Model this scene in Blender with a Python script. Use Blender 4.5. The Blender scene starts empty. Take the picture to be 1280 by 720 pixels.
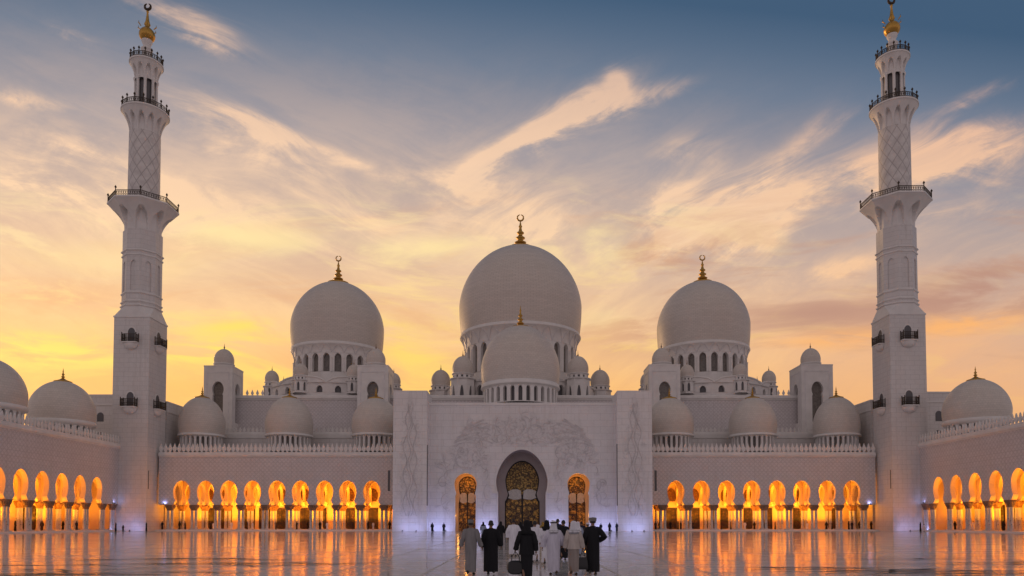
import bpy, bmesh, math, random
from math import sin, cos, pi, radians, sqrt, atan2, acos
from mathutils import Vector, Matrix
random.seed(11)
sc = bpy.context.scene
COL = sc.collection

# ------------------------------------------------------------------ camera
FPX, PPX, PPY, TILT, CAMH = 900.0, 650.0, 619.4, radians(2.2), 1.62
cT, sT = cos(TILT), sin(TILT)
cam_data = bpy.data.cameras.new('camera')
cam = bpy.data.objects.new('camera', cam_data); COL.objects.link(cam)
cam.location = (0, 0, CAMH)
cam.rotation_euler = (pi/2 + TILT, 0, 0)
cam_data.sensor_width = 36.0
cam_data.lens = FPX/1280*36.0
cam_data.shift_x = (640-PPX)/1280
cam_data.shift_y = (PPY-360)/1280
cam_data.clip_start = 0.1; cam_data.clip_end = 6000
sc.camera = cam

def DZ(py, Z):
    r = (PPY-py)/FPX
    return Z*(r*cT+sT)/(cT-r*sT)
def H(py, Z):            # height of a photo row at depth Z
    return CAMH + DZ(py, Z)
def SC(py, Z):           # metres per photo pixel there
    return (Z*cT + DZ(py, Z)*sT)/FPX
def X(px, Z, py=560):    # sideways position
    return (px-PPX)*SC(py, Z)

# ------------------------------------------------------------------ mesh builder
class MB:
    def __init__(s):
        s.v = []; s.f = []; s.m = []; s.s = []
    def add(s, vs, fs, mat=0, smooth=False):
        b = len(s.v); s.v.extend([tuple(p) for p in vs])
        for f in fs:
            s.f.append([b+i for i in f]); s.m.append(mat); s.s.append(smooth)
        return s
    def quad(s, a, b, c, d, mat=0):
        return s.add([a, b, c, d], [(0, 1, 2, 3)], mat)
    def box(s, x0, x1, y0, y1, z0, z1, mat=0, fm=None):
        p = [(x0,y0,z0),(x1,y0,z0),(x1,y1,z0),(x0,y1,z0),(x0,y0,z1),(x1,y0,z1),(x1,y1,z1),(x0,y1,z1)]
        if fm: p = [fm(*q) for q in p]
        return s.add(p, [(0,3,2,1),(4,5,6,7),(0,1,5,4),(1,2,6,5),(2,3,7,6),(3,0,4,7)], mat)
    def loft(s, rings, cap0=True, cap1=True, mat=0, smooth=True):
        n = len(rings[0]); vs = [p for r in rings for p in r]; fs = []
        for i in range(len(rings)-1):
            for j in range(n):
                k = (j+1) % n
                fs.append((i*n+j, i*n+k, (i+1)*n+k, (i+1)*n+j))
        s.add(vs, fs, mat, smooth)
        if cap0: s.add(rings[0], [tuple(reversed(range(n)))], mat)
        if cap1: s.add(rings[-1], [tuple(range(n))], mat)
        return s
    def lathe(s, prof, seg=32, c=(0,0,0), mat=0, smooth=True, rot=0.0, cap=True):
        rings = [[(c[0]+max(r,1e-4)*cos(2*pi*j/seg+rot), c[1]+max(r,1e-4)*sin(2*pi*j/seg+rot), c[2]+z) for j in range(seg)] for r, z in prof]
        return s.loft(rings, cap, cap, mat, smooth)
    def tube(s, path, rad, seg=8, mat=0, smooth=True):
        path = [Vector(p) for p in path]
        if not isinstance(rad, (list, tuple)): rad = [rad]*len(path)
        rings = []
        up = Vector((0, 0, 1))
        for i, p in enumerate(path):
            t = (path[min(i+1, len(path)-1)] - path[max(i-1, 0)]).normalized()
            a = t.cross(up)
            if a.length < 1e-3: a = t.cross(Vector((0, 1, 0)))
            a.normalize(); b = t.cross(a).normalized()
            rings.append([tuple(p + a*rad[i]*cos(2*pi*j/seg) + b*rad[i]*sin(2*pi*j/seg)) for j in range(seg)])
        return s.loft(rings, True, True, mat, smooth)
    def prism(s, pts, fm, d0, d1, mat=0):   # polygon in (u,z) extruded along depth d
        n = len(pts)
        A = [fm(u, d0, z) for u, z in pts]; B = [fm(u, d1, z) for u, z in pts]
        fs = [tuple(range(n)), tuple(range(2*n-1, n-1, -1))]
        for i in range(n):
            k = (i+1) % n
            fs.append((i, k, n+k, n+i))
        return s.add(A+B, fs, mat)

def base_of(par):
    o = par
    while o.parent is not None: o = o.parent
    return Vector(o.location)

def obj(name, mb, mats, parent=None, local=None):
    """link one mesh object; geometry comes in world coordinates unless local is given (its place under the thing)"""
    me = bpy.data.meshes.new(name)
    off = Vector((0, 0, 0))
    if local is None:
        if parent is not None: off = base_of(parent)
    me.from_pydata([(p[0]-off.x, p[1]-off.y, p[2]-off.z) for p in mb.v], [], mb.f)
    for m in (mats if isinstance(mats, (list, tuple)) else [mats]): me.materials.append(m)
    me.polygons.foreach_set('material_index', mb.m)
    me.polygons.foreach_set('use_smooth', mb.s)
    me.update()
    o = bpy.data.objects.new(name, me); COL.objects.link(o)
    if parent is not None: o.parent = parent
    if local is not None: o.location = local
    return o

def thing(name, label, cat, loc=(0, 0, 0), rotz=0, group=None, kind=None):
    o = bpy.data.objects.new(name, None); COL.objects.link(o)
    o.location = loc; o.rotation_euler = (0, 0, rotz); o.empty_display_size = .5
    return tag(o, label, cat, group, kind)

def tag(o, label, cat, group=None, kind=None):
    o['label'] = label; o['category'] = cat
    if group: o['group'] = group
    if kind: o['kind'] = kind
    return o

KIDS = {}
def kids(o): return [c for c in COL.objects if c.parent == o]
def copy_tree(o, parent=None, idx=None):
    if idx is None:
        idx = {}
        for c in COL.objects:
            if c.parent is not None: idx.setdefault(c.parent.name, []).append(c)
    c = o.copy(); COL.objects.link(c)
    if parent is not None: c.parent = parent
    for ch in idx.get(o.name, []): copy_tree(ch, c, idx)
    return c

# ------------------------------------------------------------------ materials
def lin(r, g, b):
    f = lambda c: (c/255/12.92) if c/255 <= .04045 else ((c/255+.055)/1.055)**2.4
    return (f(r), f(g), f(b), 1)

class NT:
    """a tiny expression layer over a node tree"""
    def __init__(s, tree): s.t = tree; s.L = tree.links
    def node(s, typ, **kw):
        n = s.t.nodes.new(typ)
        for k, v in kw.items(): setattr(n, k, v)
        return n
    def put(s, sock, val):
        if isinstance(val, bpy.types.NodeSocket): s.L.new(val, sock)
        elif val is not None: sock.default_value = val
    def m(s, op, a, b=None, c=None, clamp=False):
        n = s.node('ShaderNodeMath', operation=op, use_clamp=clamp)
        s.put(n.inputs[0], a); s.put(n.inputs[1], b)
        if c is not None: s.put(n.inputs[2], c)
        return n.outputs[0]
    def add(s, a, b): return s.m('ADD', a, b)
    def sub(s, a, b): return s.m('SUBTRACT', a, b)
    def mul(s, a, b): return s.m('MULTIPLY', a, b)
    def div(s, a, b): return s.m('DIVIDE', a, b)
    def mx(s, a, b): return s.m('MAXIMUM', a, b)
    def mn(s, a, b): return s.m('MINIMUM', a, b)
    def sstep(s, x, lo, hi, a=0.0, b=1.0):
        n = s.node('ShaderNodeMapRange', interpolation_type='SMOOTHSTEP')
        s.put(n.inputs[0], x); n.inputs[1].default_value = lo; n.inputs[2].default_value = hi
        n.inputs[3].default_value = a; n.inputs[4].default_value = b
        return n.outputs[0]
    def xyz(s, v):
        n = s.node('ShaderNodeSeparateXYZ'); s.L.new(v, n.inputs[0]); return n.outputs
    def vec(s, x, y, z=0.0):
        n = s.node('ShaderNodeCombineXYZ')
        s.put(n.inputs[0], x); s.put(n.inputs[1], y); s.put(n.inputs[2], z)
        return n.outputs[0]
    def noise(s, v, scale=1, detail=3, rough=.5, dist=0.0):
        n = s.node('ShaderNodeTexNoise')
        if v is not None: s.L.new(v, n.inputs['Vector'])
        n.inputs['Scale'].default_value = scale; n.inputs['Detail'].default_value = detail
        n.inputs['Roughness'].default_value = rough; n.inputs['Distortion'].default_value = dist
        return n.outputs[0]
    def ramp(s, x, stops, interp='EASE'):
        n = s.node('ShaderNodeValToRGB'); s.put(n.inputs[0], x)
        cr = n.color_ramp; cr.interpolation = interp
        while len(cr.elements) < len(stops): cr.elements.new(.5)
        for e, (p, c) in zip(cr.elements, stops): e.position = p; e.color = c
        return n.outputs[0]
    def mix(s, f, a, b, blend='MIX'):
        n = s.node('ShaderNodeMix', data_type='RGBA', blend_type=blend)
        s.put(n.inputs[0], f); s.put(n.inputs[6], a); s.put(n.inputs[7], b)
        return n.outputs[2]
    def bump(s, h, strength=.2, dist=.05):
        n = s.node('ShaderNodeBump'); n.inputs['Strength'].default_value = strength; n.inputs['Distance'].default_value = dist
        s.put(n.inputs['Height'], h); return n.outputs[0]

def new_mat(name):
    m = bpy.data.materials.new(name); m.use_nodes = True
    nt = NT(m.node_tree); p = m.node_tree.nodes['Principled BSDF']
    return m, nt, p

def simple(name, col, rough=.5, metal=0.0, var=.0, vscale=3.0, bump=0.0, spec=.5):
    m, n, p = new_mat(name)
    p.inputs['Roughness'].default_value = rough; p.inputs['Metallic'].default_value = metal
    p.inputs['Specular IOR Level'].default_value = spec
    if var or bump:
        tc = n.node('ShaderNodeTexCoord').outputs['Object']
        nz = n.noise(tc, vscale, 4)
        a = tuple(c*(1-var) for c in col[:3])+(1,); b = tuple(min(1, c*(1+var)) for c in col[:3])+(1,)
        n.put(p.inputs['Base Color'], n.ramp(nz, [(.3, a), (.7, b)], 'LINEAR'))
        if bump: n.put(p.inputs['Normal'], n.bump(nz, bump, .02))
    else:
        p.inputs['Base Color'].default_value = tuple(col[:3])+(1,)
    return m

def wallcoord(n):
    """(along the wall, height) from the place itself, for walls that face x or y"""
    g = n.node('ShaderNodeNewGeometry').outputs['Position']
    x, y, z = n.xyz(g)
    return g, n.add(x, y), x, y, z

def marble_mat(name, base, course=(1.9, .95), joint=.15, rough=.4, pattern=None, var=.06):
    m, n, p = new_mat(name)
    g, u, x, y, z = wallcoord(n)
    br = n.node('ShaderNodeTexBrick')
    n.L.new(n.vec(u, z), br.inputs['Vector'])
    br.inputs['Scale'].default_value = 1.0
    br.inputs['Brick Width'].default_value = course[0]; br.inputs['Row Height'].default_value = course[1]
    br.inputs['Mortar Size'].default_value = .03; br.inputs['Mortar Smooth'].default_value = .3
    lo = tuple(c*(1-var) for c in base)+(1,); hi = tuple(min(.86, c*(1+var*.5)) for c in base)+(1,)
    br.inputs['Color1'].default_value = lo; br.inputs['Color2'].default_value = hi
    br.inputs['Mortar'].default_value = tuple(c*(1-joint*4) for c in base)+(1,)
    nz = n.noise(g, .22, 5, .6)
    vein = n.noise(g, 1.3, 6, .65, 1.2)
    col = n.mix(.55, br.outputs['Color'], n.ramp(vein, [(.3, tuple(c*.86 for c in base)+(1,)), (.6, tuple(base)+(1,))], 'LINEAR'))
    col = n.mix(n.sstep(nz, .35, .7, 0, .25), col, (base[0]*.80, base[1]*.76, base[2]*.72, 1))
    # rain streaks and dust, long and vertical
    st = n.noise(n.vec(n.mul(u, 1.1), n.mul(z, .07)), 1.0, 5, .6)
    col = n.mix(n.sstep(st, .50, .72, 0, .36), col, (base[0]*.66, base[1]*.62, base[2]*.58, 1))
    h = br.outputs['Fac']
    if pattern == 'lattice':      # shallow carved diamond trellis
        k = 1.15
        d1 = n.m('FRACT', n.mul(n.add(u, z), k)); d2 = n.m('FRACT', n.mul(n.sub(u, z), k))
        e1 = n.m('ABSOLUTE', n.sub(d1, .5)); e2 = n.m('ABSOLUTE', n.sub(d2, .5))
        ln = n.sstep(n.mx(e1, e2), .30, .42)
        col = n.mix(n.mul(ln, .34), col, (base[0]*.55, base[1]*.53, base[2]*.53, 1))
        h = n.add(h, n.mul(ln, 1.5))
    n.put(p.inputs['Base Color'], col)
    p.inputs['Roughness'].default_value = rough
    n.put(p.inputs['Normal'], n.bump(h, .35, -.02))
    return m

M = {}
WB = (.72, .685, .67)
M['marble'] = marble_mat('white marble blocks', WB)
M['lattice'] = marble_mat('white marble carved trellis', (.69, .645, .65), pattern='lattice')
M['gate'] = marble_mat('white marble gate slabs', (.80, .77, .77), course=(2.6, 1.3))
M['trim'] = simple('white marble trim', (.74, .71, .69), .45, var=.07, vscale=.6)
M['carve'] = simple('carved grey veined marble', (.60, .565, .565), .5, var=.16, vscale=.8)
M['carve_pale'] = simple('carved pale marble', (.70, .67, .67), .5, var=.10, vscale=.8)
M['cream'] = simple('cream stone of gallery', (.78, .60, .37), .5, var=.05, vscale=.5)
M['gold'] = simple('gilded finial metal', (.50, .29, .07), .34, metal=.9, var=.2, vscale=6)
M['palegold'] = simple('gold leaf band', (.55, .37, .13), .45, metal=.7, var=.2, vscale=4)
M['lit_bronze'] = simple('bronze capital painted lamplit', (.40, .21, .08), .5, metal=.2, var=.35, vscale=7, bump=.5)  # the front capitals' bronze, with gallery lamplight put into its colour
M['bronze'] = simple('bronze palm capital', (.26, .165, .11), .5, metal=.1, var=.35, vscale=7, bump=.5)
M['dark_metal'] = simple('dark bronze railing', (.06, .042, .028), .5, metal=.5)
M['window'] = simple('dark window opening and shade strip', (.10, .095, .10), .35)
M['grille'] = simple('shaded glass screen', (.17, .15, .135), .35, var=.3, vscale=2)
M['black'] = simple('dark door leaf', (.018, .013, .010), .5)
M['niche'] = simple('portal niche marble painted darker for shade', (.50, .43, .41), .45, var=.08, vscale=.6)  # shade of the recess put into the stone colour
M['panel'] = simple('white door panel', (.70, .66, .60), .5, var=.12, vscale=3)

def dome_mat():
    m, n, p = new_mat('white marble dome courses')
    g = n.node('ShaderNodeNewGeometry').outputs['Position']
    x, y, z = n.xyz(g)
    tc = n.node('ShaderNodeTexCoord').outputs['Object']
    ox, oy, oz = n.xyz(tc)
    ang = n.m('ARCTAN2', oy, ox)
    br = n.node('ShaderNodeTexBrick'); n.L.new(n.vec(n.mul(ang, 6.0), oz), br.inputs['Vector'])
    br.inputs['Scale'].default_value = 1; br.inputs['Brick Width'].default_value = .55; br.inputs['Row Height'].default_value = .42
    br.inputs['Mortar Size'].default_value = .02; br.inputs['Mortar Smooth'].default_value = .5
    b = (.64, .575, .52)
    br.inputs['Color1'].default_value = tuple(c*.945 for c in b)+(1,); br.inputs['Color2'].default_value = tuple(c*1.04 for c in b)+(1,)
    br.inputs['Mortar'].default_value = tuple(c*.67 for c in b)+(1,)
    nz = n.noise(n.vec(n.mul(ang, 3), n.mul(oz, .9)), 1.0, 5, .65)
    band = n.noise(n.vec(n.mul(ang, .5), n.mul(oz, 1.7)), 1.0, 3, .6)
    col = n.mix(n.sstep(nz, .4, .75, 0, .5), br.outputs['Color'], tuple(c*.84 for c in b)+(1,))
    col = n.mix(n.sstep(band, .45, .7, 0, .4), col, (b[0]*1.08, b[1]*1.08, b[2]*1.1, 1))
    n.put(p.inputs['Base Color'], col); p.inputs['Roughness'].default_value = .42
    n.put(p.inputs['Normal'], n.bump(br.outputs['Fac'], .3, -.02))
    return m
M['dome'] = dome_mat()

def shaft_mat():
    m, n, p = new_mat('marble shaft with diamond ribs')
    tc = n.node('ShaderNodeTexCoord').outputs['Object']
    x, y, z = n.xyz(tc)
    a = n.mul(n.m('ARCTAN2', y, x), 10/(2*pi)); zz = n.mul(z, .33)
    e1 = n.m('ABSOLUTE', n.sub(n.m('FRACT', n.add(a, zz)), .5)); e2 = n.m('ABSOLUTE', n.sub(n.m('FRACT', n.sub(a, zz)), .5))
    ln = n.sstep(n.mx(e1, e2), .43, .48)
    nz = n.noise(tc, .8, 5)
    base = n.ramp(nz, [(.3, (.60, .56, .54, 1)), (.7, (.74, .70, .67, 1))])
    n.put(p.inputs['Base Color'], n.mix(n.mul(ln, .62), base, (.33, .30, .29, 1)))
    p.inputs['Roughness'].default_value = .45
    n.put(p.inputs['Normal'], n.bump(ln, .5, -.06))
    return m
M['shaft'] = shaft_mat()

def column_mat():
    m, n, p = new_mat('marble column with inlaid vines')
    g = n.node('ShaderNodeTexCoord').outputs['Object']
    x, y, z = n.xyz(g)
    vo = n.node('ShaderNodeTexVoronoi'); n.L.new(g, vo.inputs['Vector']); vo.inputs['Scale'].default_value = 3.2
    dots = n.sstep(vo.outputs['Distance'], .16, .30, 1, 0)
    zone = n.mul(n.sstep(z, .75, 1.0), n.sstep(z, 1.9, 2.6, 1, 0))
    f = n.mul(dots, zone)
    inl = n.mix(n.sstep(n.noise(g, 2.5), .45, .55), (.10, .03, .025, 1), (.05, .07, .03, 1))
    nz = n.noise(g, 1.5, 4)
    n.put(p.inputs['Base Color'], n.mix(f, n.ramp(nz, [(.3, (.50, .47, .46, 1)), (.7, (.60, .57, .56, 1))]), inl))
    p.inputs['Roughness'].default_value = .3
    return m
M['column'] = column_mat()

def gilt_mat(name, sc_, dark, gold, thr):
    m, n, p = new_mat(name)
    g = n.node('ShaderNodeNewGeometry').outputs['Position']
    x, y, z = n.xyz(g)
    v = n.vec(x, z)
    vo = n.node('ShaderNodeTexVoronoi'); vo.inputs['Scale'].default_value = sc_
    n.L.new(v, vo.inputs['Vector'])
    nz = n.noise(v, sc_*1.6, 4, .7, 1.5)
    f = n.mul(n.sstep(vo.outputs['Distance'], thr-.1, thr+.12, 1, 0), n.sstep(nz, .40, .56))
    vine = n.sstep(n.m('ABSOLUTE', n.sub(n.noise(v, sc_*.8, 2, .5, 2.5), .5)), .0, .035, 1, 0)
    ff = n.mx(f, n.mul(vine, .8))
    gcol = n.mix(n.noise(v, .7, 2), gold, (gold[0]*.8, gold[1]*1.02, gold[2]*1.5, 1))
    n.put(p.inputs['Base Color'], n.mix(ff, dark, gcol))
    n.put(p.inputs['Metallic'], n.mul(ff, .15)); p.inputs['Roughness'].default_value = .38
    n.put(p.inputs['Normal'], n.bump(ff, .6, .03))
    return m
M['gilt'] = gilt_mat('gilded floral screen', 1.35, (.05, .022, .010, 1), (.95, .47, .08, 1), .46)
M['gilt_fine'] = gilt_mat('fine gilded floral glass', 2.6, (.05, .03, .012, 1), (.95, .53, .12, 1), .44)
M['medal'] = gilt_mat('brown floral lunette glass', 2.4, (.09, .035, .015, 1), (.34, .17, .05, 1), .36)
M['doorglass'] = gilt_mat('dark floral door glass', 1.5, (.022, .012, .007, 1), (.16, .08, .03, 1), .30)

def floor_mat():
    m, n, p = new_mat('polished white courtyard marble')
    g = n.node('ShaderNodeNewGeometry').outputs['Position']
    x, y, z = n.xyz(g)
    def joint(c, per, w):
        f = n.m('ABSOLUTE', n.sub(n.m('FRACT', n.add(n.div(c, per), 500.0)), .5))
        return n.sstep(f, .5-w/per, .5-w/per*.5)
    jx = joint(n.add(x, 0.0), 3.07, .05); jy = joint(y, 3.07, .05)
    j = n.mx(jx, n.mul(jy, .7))
    nz = n.noise(g, .35, 5, .6); nf = n.noise(g, 2.0, 6, .65, .8)
    cell = n.node('ShaderNodeTexWhiteNoise', noise_dimensions='2D')
    n.L.new(n.vec(n.m('FLOOR', n.div(n.add(x, 1.535), 3.07)), n.m('FLOOR', n.div(n.add(y, 1.535), 3.07))), cell.inputs['Vector'])
    base = n.ramp(nf, [(.3, (.60, .57, .565, 1)), (.7, (.74, .71, .70, 1))])
    base = n.mix(n.mul(cell.outputs['Value'], .30), base, (.50, .47, .465, 1))
    base = n.mix(n.sstep(nz, .4, .7, 0, .35), base, (.46, .43, .43, 1))
    n.put(p.inputs['Base Color'], n.mix(n.mul(j, .75), base, (.16, .13, .12, 1)))
    wear = n.noise(n.vec(n.mul(x, .12), n.mul(y, .5)), 1.0, 4, .6)
    r = n.add(n.add(.075, n.mul(n.sstep(wear, .4, .7), .05)), n.mul(j, .4))
    n.put(p.inputs['Roughness'], n.add(r, n.mul(cell.outputs['Value'], .03)))
    rip = n.noise(n.vec(n.mul(x, .5), n.mul(y, 1.3)), 1.0, 3, .55)
    rip2 = n.noise(n.vec(n.mul(x, .16), n.mul(y, .5)), 1.0, 2, .5)
    n.put(p.inputs['Normal'], n.bump(n.add(n.mul(rip, .4), rip2), .014, .03))
    p.inputs['IOR'].default_value = 1.5
    return m
M['floor'] = floor_mat()
M['inlay'] = simple('dark inlaid floor marble', (.035, .033, .04), .45, var=.3, vscale=.5, spec=.12)
M['stone'] = simple('grey granite paving', (.30, .28, .27), .6, var=.1, vscale=.3)

def lamp_mat(name, col, s):
    m, n, p = new_mat(name)
    p.inputs['Base Color'].default_value = (.8, .8, .8, 1)
    p.inputs['Emission Color'].default_value = tuple(col)+(1,); p.inputs['Emission Strength'].default_value = s
    return m
M['lamp_blue'] = lamp_mat('lit floodlight lens', (.55, .62, 1.0), 1.2)
M['lamp_warm'] = lamp_mat('lit amber lamp globe', (1.0, .62, .16), 3.5)
# ------------------------------------------------------------------ sky, sun
SUN_AZ, SUN_EL = radians(-38), radians(5.0)      # azimuth from +Y (towards the mosque), to the left
w = bpy.data.worlds.new('World'); sc.world = w; w.use_nodes = True
def build_sky():
    nt = w.node_tree
    for nd in list(nt.nodes): nt.nodes.remove(nd)
    n = NT(nt)
    out = n.node('ShaderNodeOutputWorld'); bg = n.node('ShaderNodeBackground')
    n.L.new(bg.outputs[0], out.inputs[0])
    tc = n.node('ShaderNodeTexCoord').outputs['Generated']
    nv = n.node('ShaderNodeVectorMath', operation='NORMALIZE'); n.L.new(tc, nv.inputs[0])
    x, y, z = n.xyz(nv.outputs[0])
    ys = n.mx(y, .12)
    a = n.div(x, ys); b = n.div(n.mx(z, 0.0), ys)          # tangent coordinates about the mosque's axis, fixed to the sky
    front = n.sstep(y, .05, .55)
    # cirrus: parallel bands overhead run together toward one point low over the mosque
    px = lambda x_: (x_-650)/900; py = lambda y_: (654-y_)/900
    w1 = n.sub(n.noise(n.vec(n.mul(a, 2.2), n.mul(b, 3.2), 1.7), 1.0, 3, .5), .5)
    w2 = n.sub(n.noise(n.vec(n.mul(a, 2.2), n.mul(b, 3.2), 9.3), 1.0, 3, .5), .5)
    aw = n.add(a, n.mul(w1, .16)); bw = n.add(b, n.mul(w2, .10))
    da = n.sub(aw, px(530)); db = n.sub(bw, py(600))
    th = n.m('ARCTAN2', db, da); rho = n.m('SQRT', n.add(n.mul(da, da), n.mul(db, db)))
    fan = n.noise(n.vec(n.mul(th, 3.6), n.mul(rho, 3.2), 0.0), 1.0, 2, .45)
    def comb(dx, dy, fu, fv, seed):      # fibres combed along (dx,dy)
        u = n.add(n.mul(aw, dx), n.mul(bw, dy)); v = n.sub(n.mul(bw, dx), n.mul(aw, dy))
        return n.noise(n.vec(n.mul(u, fu), n.mul(v, fv), seed), 1.0, 9, .64, .5)
    fl = comb(.94, -.34, 4.5, 19, 4.0); fr = comb(.88, .47, 5.0, 20, 8.0)
    t_ = n.sstep(a, -.16, .02)
    fine = n.add(n.mul(fl, n.sub(1.0, t_)), n.mul(fr, t_))
    puff = n.noise(n.vec(n.mul(aw, 9), n.mul(bw, 13), 2.0), 1.0, 9, .68, .4)
    big = n.noise(n.vec(n.mul(aw, 2.6), n.mul(bw, 5), 5.5), 1.0, 6, .60)
    s3 = n.noise(n.vec(n.mul(aw, 3.0), n.mul(n.sub(bw, n.mul(a, .05)), 15), 1.3), 1.0, 6, .60, .5)     # low flat banks
    s4 = n.noise(n.vec(n.mul(aw, 4.2), n.mul(n.add(bw, n.mul(a, .06)), 17), 6.1), 1.0, 6, .62, .5)
    s1 = n.noise(nv.outputs[0], 2.2, 4, .55)
    def blob(a0, b0, da_, db_, la, lb, wob=1.0):
        """soft elongated patch of cloud, frayed by the puffs; (da_,db_) its long direction"""
        L = sqrt(da_*da_+db_*db_); da_ /= L; db_ /= L
        pa = n.sub(a, a0); pb = n.sub(b, b0)
        u = n.add(n.mul(pa, da_), n.mul(pb, db_)); v = n.sub(n.mul(pb, da_), n.mul(pa, db_))
        v = n.add(v, n.mul(n.sub(puff, .5), lb*1.9*wob)); v = n.add(v, n.mul(n.sub(big, .5), lb*1.2*wob))
        u = n.add(u, n.mul(n.sub(puff, .5), la*.9*wob))
        q = n.add(n.m('POWER', n.div(u, la), 2.0), n.m('POWER', n.div(v, lb), 2.0))
        return n.m('EXPONENT', n.mul(q, -1.0))
    def seg(x0, y0, x1, y1, wpx, amp=1.0, wob=1.0):
        a0, b0, a1, b1 = px(x0), py(y0), px(x1), py(y1)
        return n.mul(blob((a0+a1)/2, (b0+b1)/2, a1-a0, b1-b0, sqrt((a1-a0)**2+(b1-b0)**2)/2, wpx/900, wob), amp)
    def total(L):
        t = None
        for args in L:
            sg = seg(*args); t = sg if t is None else n.add(t, sg)
        return t
    clouds = total([
        (585,208,700,140,16,1.2), (660,165,790,85,24,1.3), (760,125,870,90,13,.85), (765,70,785,112,12,.8), (690,130,800,120,24,.4),
        (880,260,1000,225,40,.9), (980,235,1290,165,34,1.15), (960,215,1060,120,15,.55), (1030,165,1100,110,9,.35), (1180,130,1290,85,9,.6), (1120,210,1290,190,46,.5),
        (820,185,890,165,20,.5), (870,215,920,165,22,.35), (860,300,985,262,30,.8), (1000,345,1110,315,13,.9), (1085,280,1280,250,13,.5), (930,300,990,270,20,.6),
        (840,225,870,300,34,1.25,.6), (620,300,720,255,26,.8), (560,240,640,190,26,.55),
        (190,108,330,160,10,.7), (270,120,470,208,9,1.0), (210,130,440,215,34,.6), (20,210,330,270,50,.65), (0,150,150,195,24,.7), (-30,205,120,240,22,.6),
        (190,10,300,48,17,1.15), (150,-20,270,14,14,.8), (-20,102,80,124,11,1.15), (40,15,120,45,10,.45),
        (480,215,640,235,30,.5), (240,255,560,290,40,.6), (500,140,640,190,40,.22), (760,270,1010,330,46,.55,.8), (540,270,700,240,40,.4,.8), (1150,190,1290,160,30,.6,.7)])
    tex = n.sstep(n.add(n.mul(fine, .6), n.mul(puff, .4)), .33, .66, .22, 1.35)
    clouds = n.sstep(n.mul(clouds, tex), .02, 1.25)
    # general thin veil: thick low and to the left, gone high on the right
    lowd = n.add(b, n.mul(a, .14))
    veil = n.mul(n.sstep(lowd, .74, .24), n.sstep(n.add(n.mul(fine, .35), n.add(n.mul(puff, .20), n.mul(big, .45))), .34, .62, .30, 1.0))
    cov = n.m('MINIMUM', n.add(n.mul(clouds, .92), n.mul(veil, .84)), 1.0)
    # clear sky between the clouds
    sky = n.ramp(n.div(n.add(b, n.mul(a, .10)), .85), [
        (.00, lin(238,160,84)), (.20, lin(242,176,106)), (.33, lin(222,174,140)), (.47, lin(186,163,155)), (.62, lin(142,142,154)), (.76, lin(103,119,141)), (.90, lin(64,90,118))], 'LINEAR')
    cl = n.ramp(n.div(n.add(b, n.mul(a, .06)), .75), [
        (.00, lin(255,184,84)), (.22, lin(255,190,102)), (.34, lin(255,208,146)), (.48, lin(252,212,168)), (.66, lin(245,206,172)), (.85, lin(222,186,162)), (1.0, lin(205,174,156))], 'LINEAR')
    # right side is pinker
    cl = n.mix(n.sstep(a, .12, .6, 0, .85), cl, n.ramp(n.div(b, .75), [(.0, lin(240,172,108)), (.33, lin(240,178,128)), (.55, lin(247,201,160)), (.8, lin(232,184,156))], 'LINEAR'))
    cl = n.mix(n.sstep(fine, .60, .38, 0, .30), cl, n.mix(.5, sky, cl))
    col = n.mix(cov, sky, cl)
    # banks crossing the low glow: mauve shadows and lit edges
    low = n.sstep(b, .50, .36)
    bank = n.mul(n.mul(n.sstep(s3, .47, .62), low), n.sstep(a, -.35, .35, .22, .75))
    bank = n.mul(bank, n.sstep(b, .20, .28))
    col = n.mix(bank, col, n.mix(n.sstep(a, -.2, .4), lin(228,160,104), lin(196,150,126)))
    rimm = n.mul(n.mul(n.sstep(s4, .50, .66), n.sstep(b, .52, .40)), n.sstep(a, .45, .0, .18, .62))
    col = n.mix(rimm, col, n.mix(n.sstep(b, .22, .42), lin(255,214,112), lin(255,224,166)))
    rift = n.mul(n.sstep(s4, .40, .56), total([(-60,432,150,440,24,1.0,.5), (200,438,340,430,22,1.0,.5), (300,465,380,470,14,.7,.5), (470,425,570,470,22,.75,.6), (60,455,320,425,12,.6,.5), (440,395,520,420,14,.7,.6), (240,408,350,400,8,.9,.5)]))
    col = n.mix(n.m('MINIMUM', rift, 1.0), col, lin(255,218,104))
    rim = n.mul(n.sstep(s3, .36, .54), total([(180,268,420,310,20,.85,.7), (0,318,260,330,26,.5,.7), (440,312,590,300,14,.85,.7), (690,320,770,295,20,.7,.7), (715,400,800,380,16,.4,.7)]))
    col = n.mix(n.m('MINIMUM', rim, 1.0), col, lin(255,228,164))
    redge = n.mul(n.sstep(s4, .36, .56), total([(960,428,1110,420,12,.7,.6), (1090,415,1300,396,13,1.0,.6)]))
    col = n.mix(n.m('MINIMUM', redge, .95), col, lin(252,182,112))
    dusk = n.mul(n.sstep(s3, .36, .58), total([(1090,380,1300,360,22,.8,.7), (960,395,1090,385,14,.6,.7), (1150,345,1290,335,14,.6,.7)]))
    col = n.mix(n.m('MINIMUM', dusk, .85), col, lin(186,140,122))
    # the sky behind the viewer and overhead: dusk blue-mauve
    el = n.mx(z, 0.0)
    back = n.ramp(el, [(.0, lin(190,175,179)), (.25, lin(174,162,170)), (.6, lin(147,140,141)), (1.0, lin(134,128,124))], 'LINEAR')
    backn = n.mix(n.sstep(s1, .45, .7, 0, .35), back, lin(200,168,160))
    col = n.mix(front, backn, col)
    below = n.sstep(z, -.02, 0.0)
    col = n.mix(below, lin(120,100,95), col)
    nish = n.node('ShaderNodeTexSky', sky_type='NISHITA')
    nish.sun_disc = False; nish.sun_elevation = SUN_EL; nish.sun_rotation = SUN_AZ
    nish.dust_density = 2.0
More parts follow.
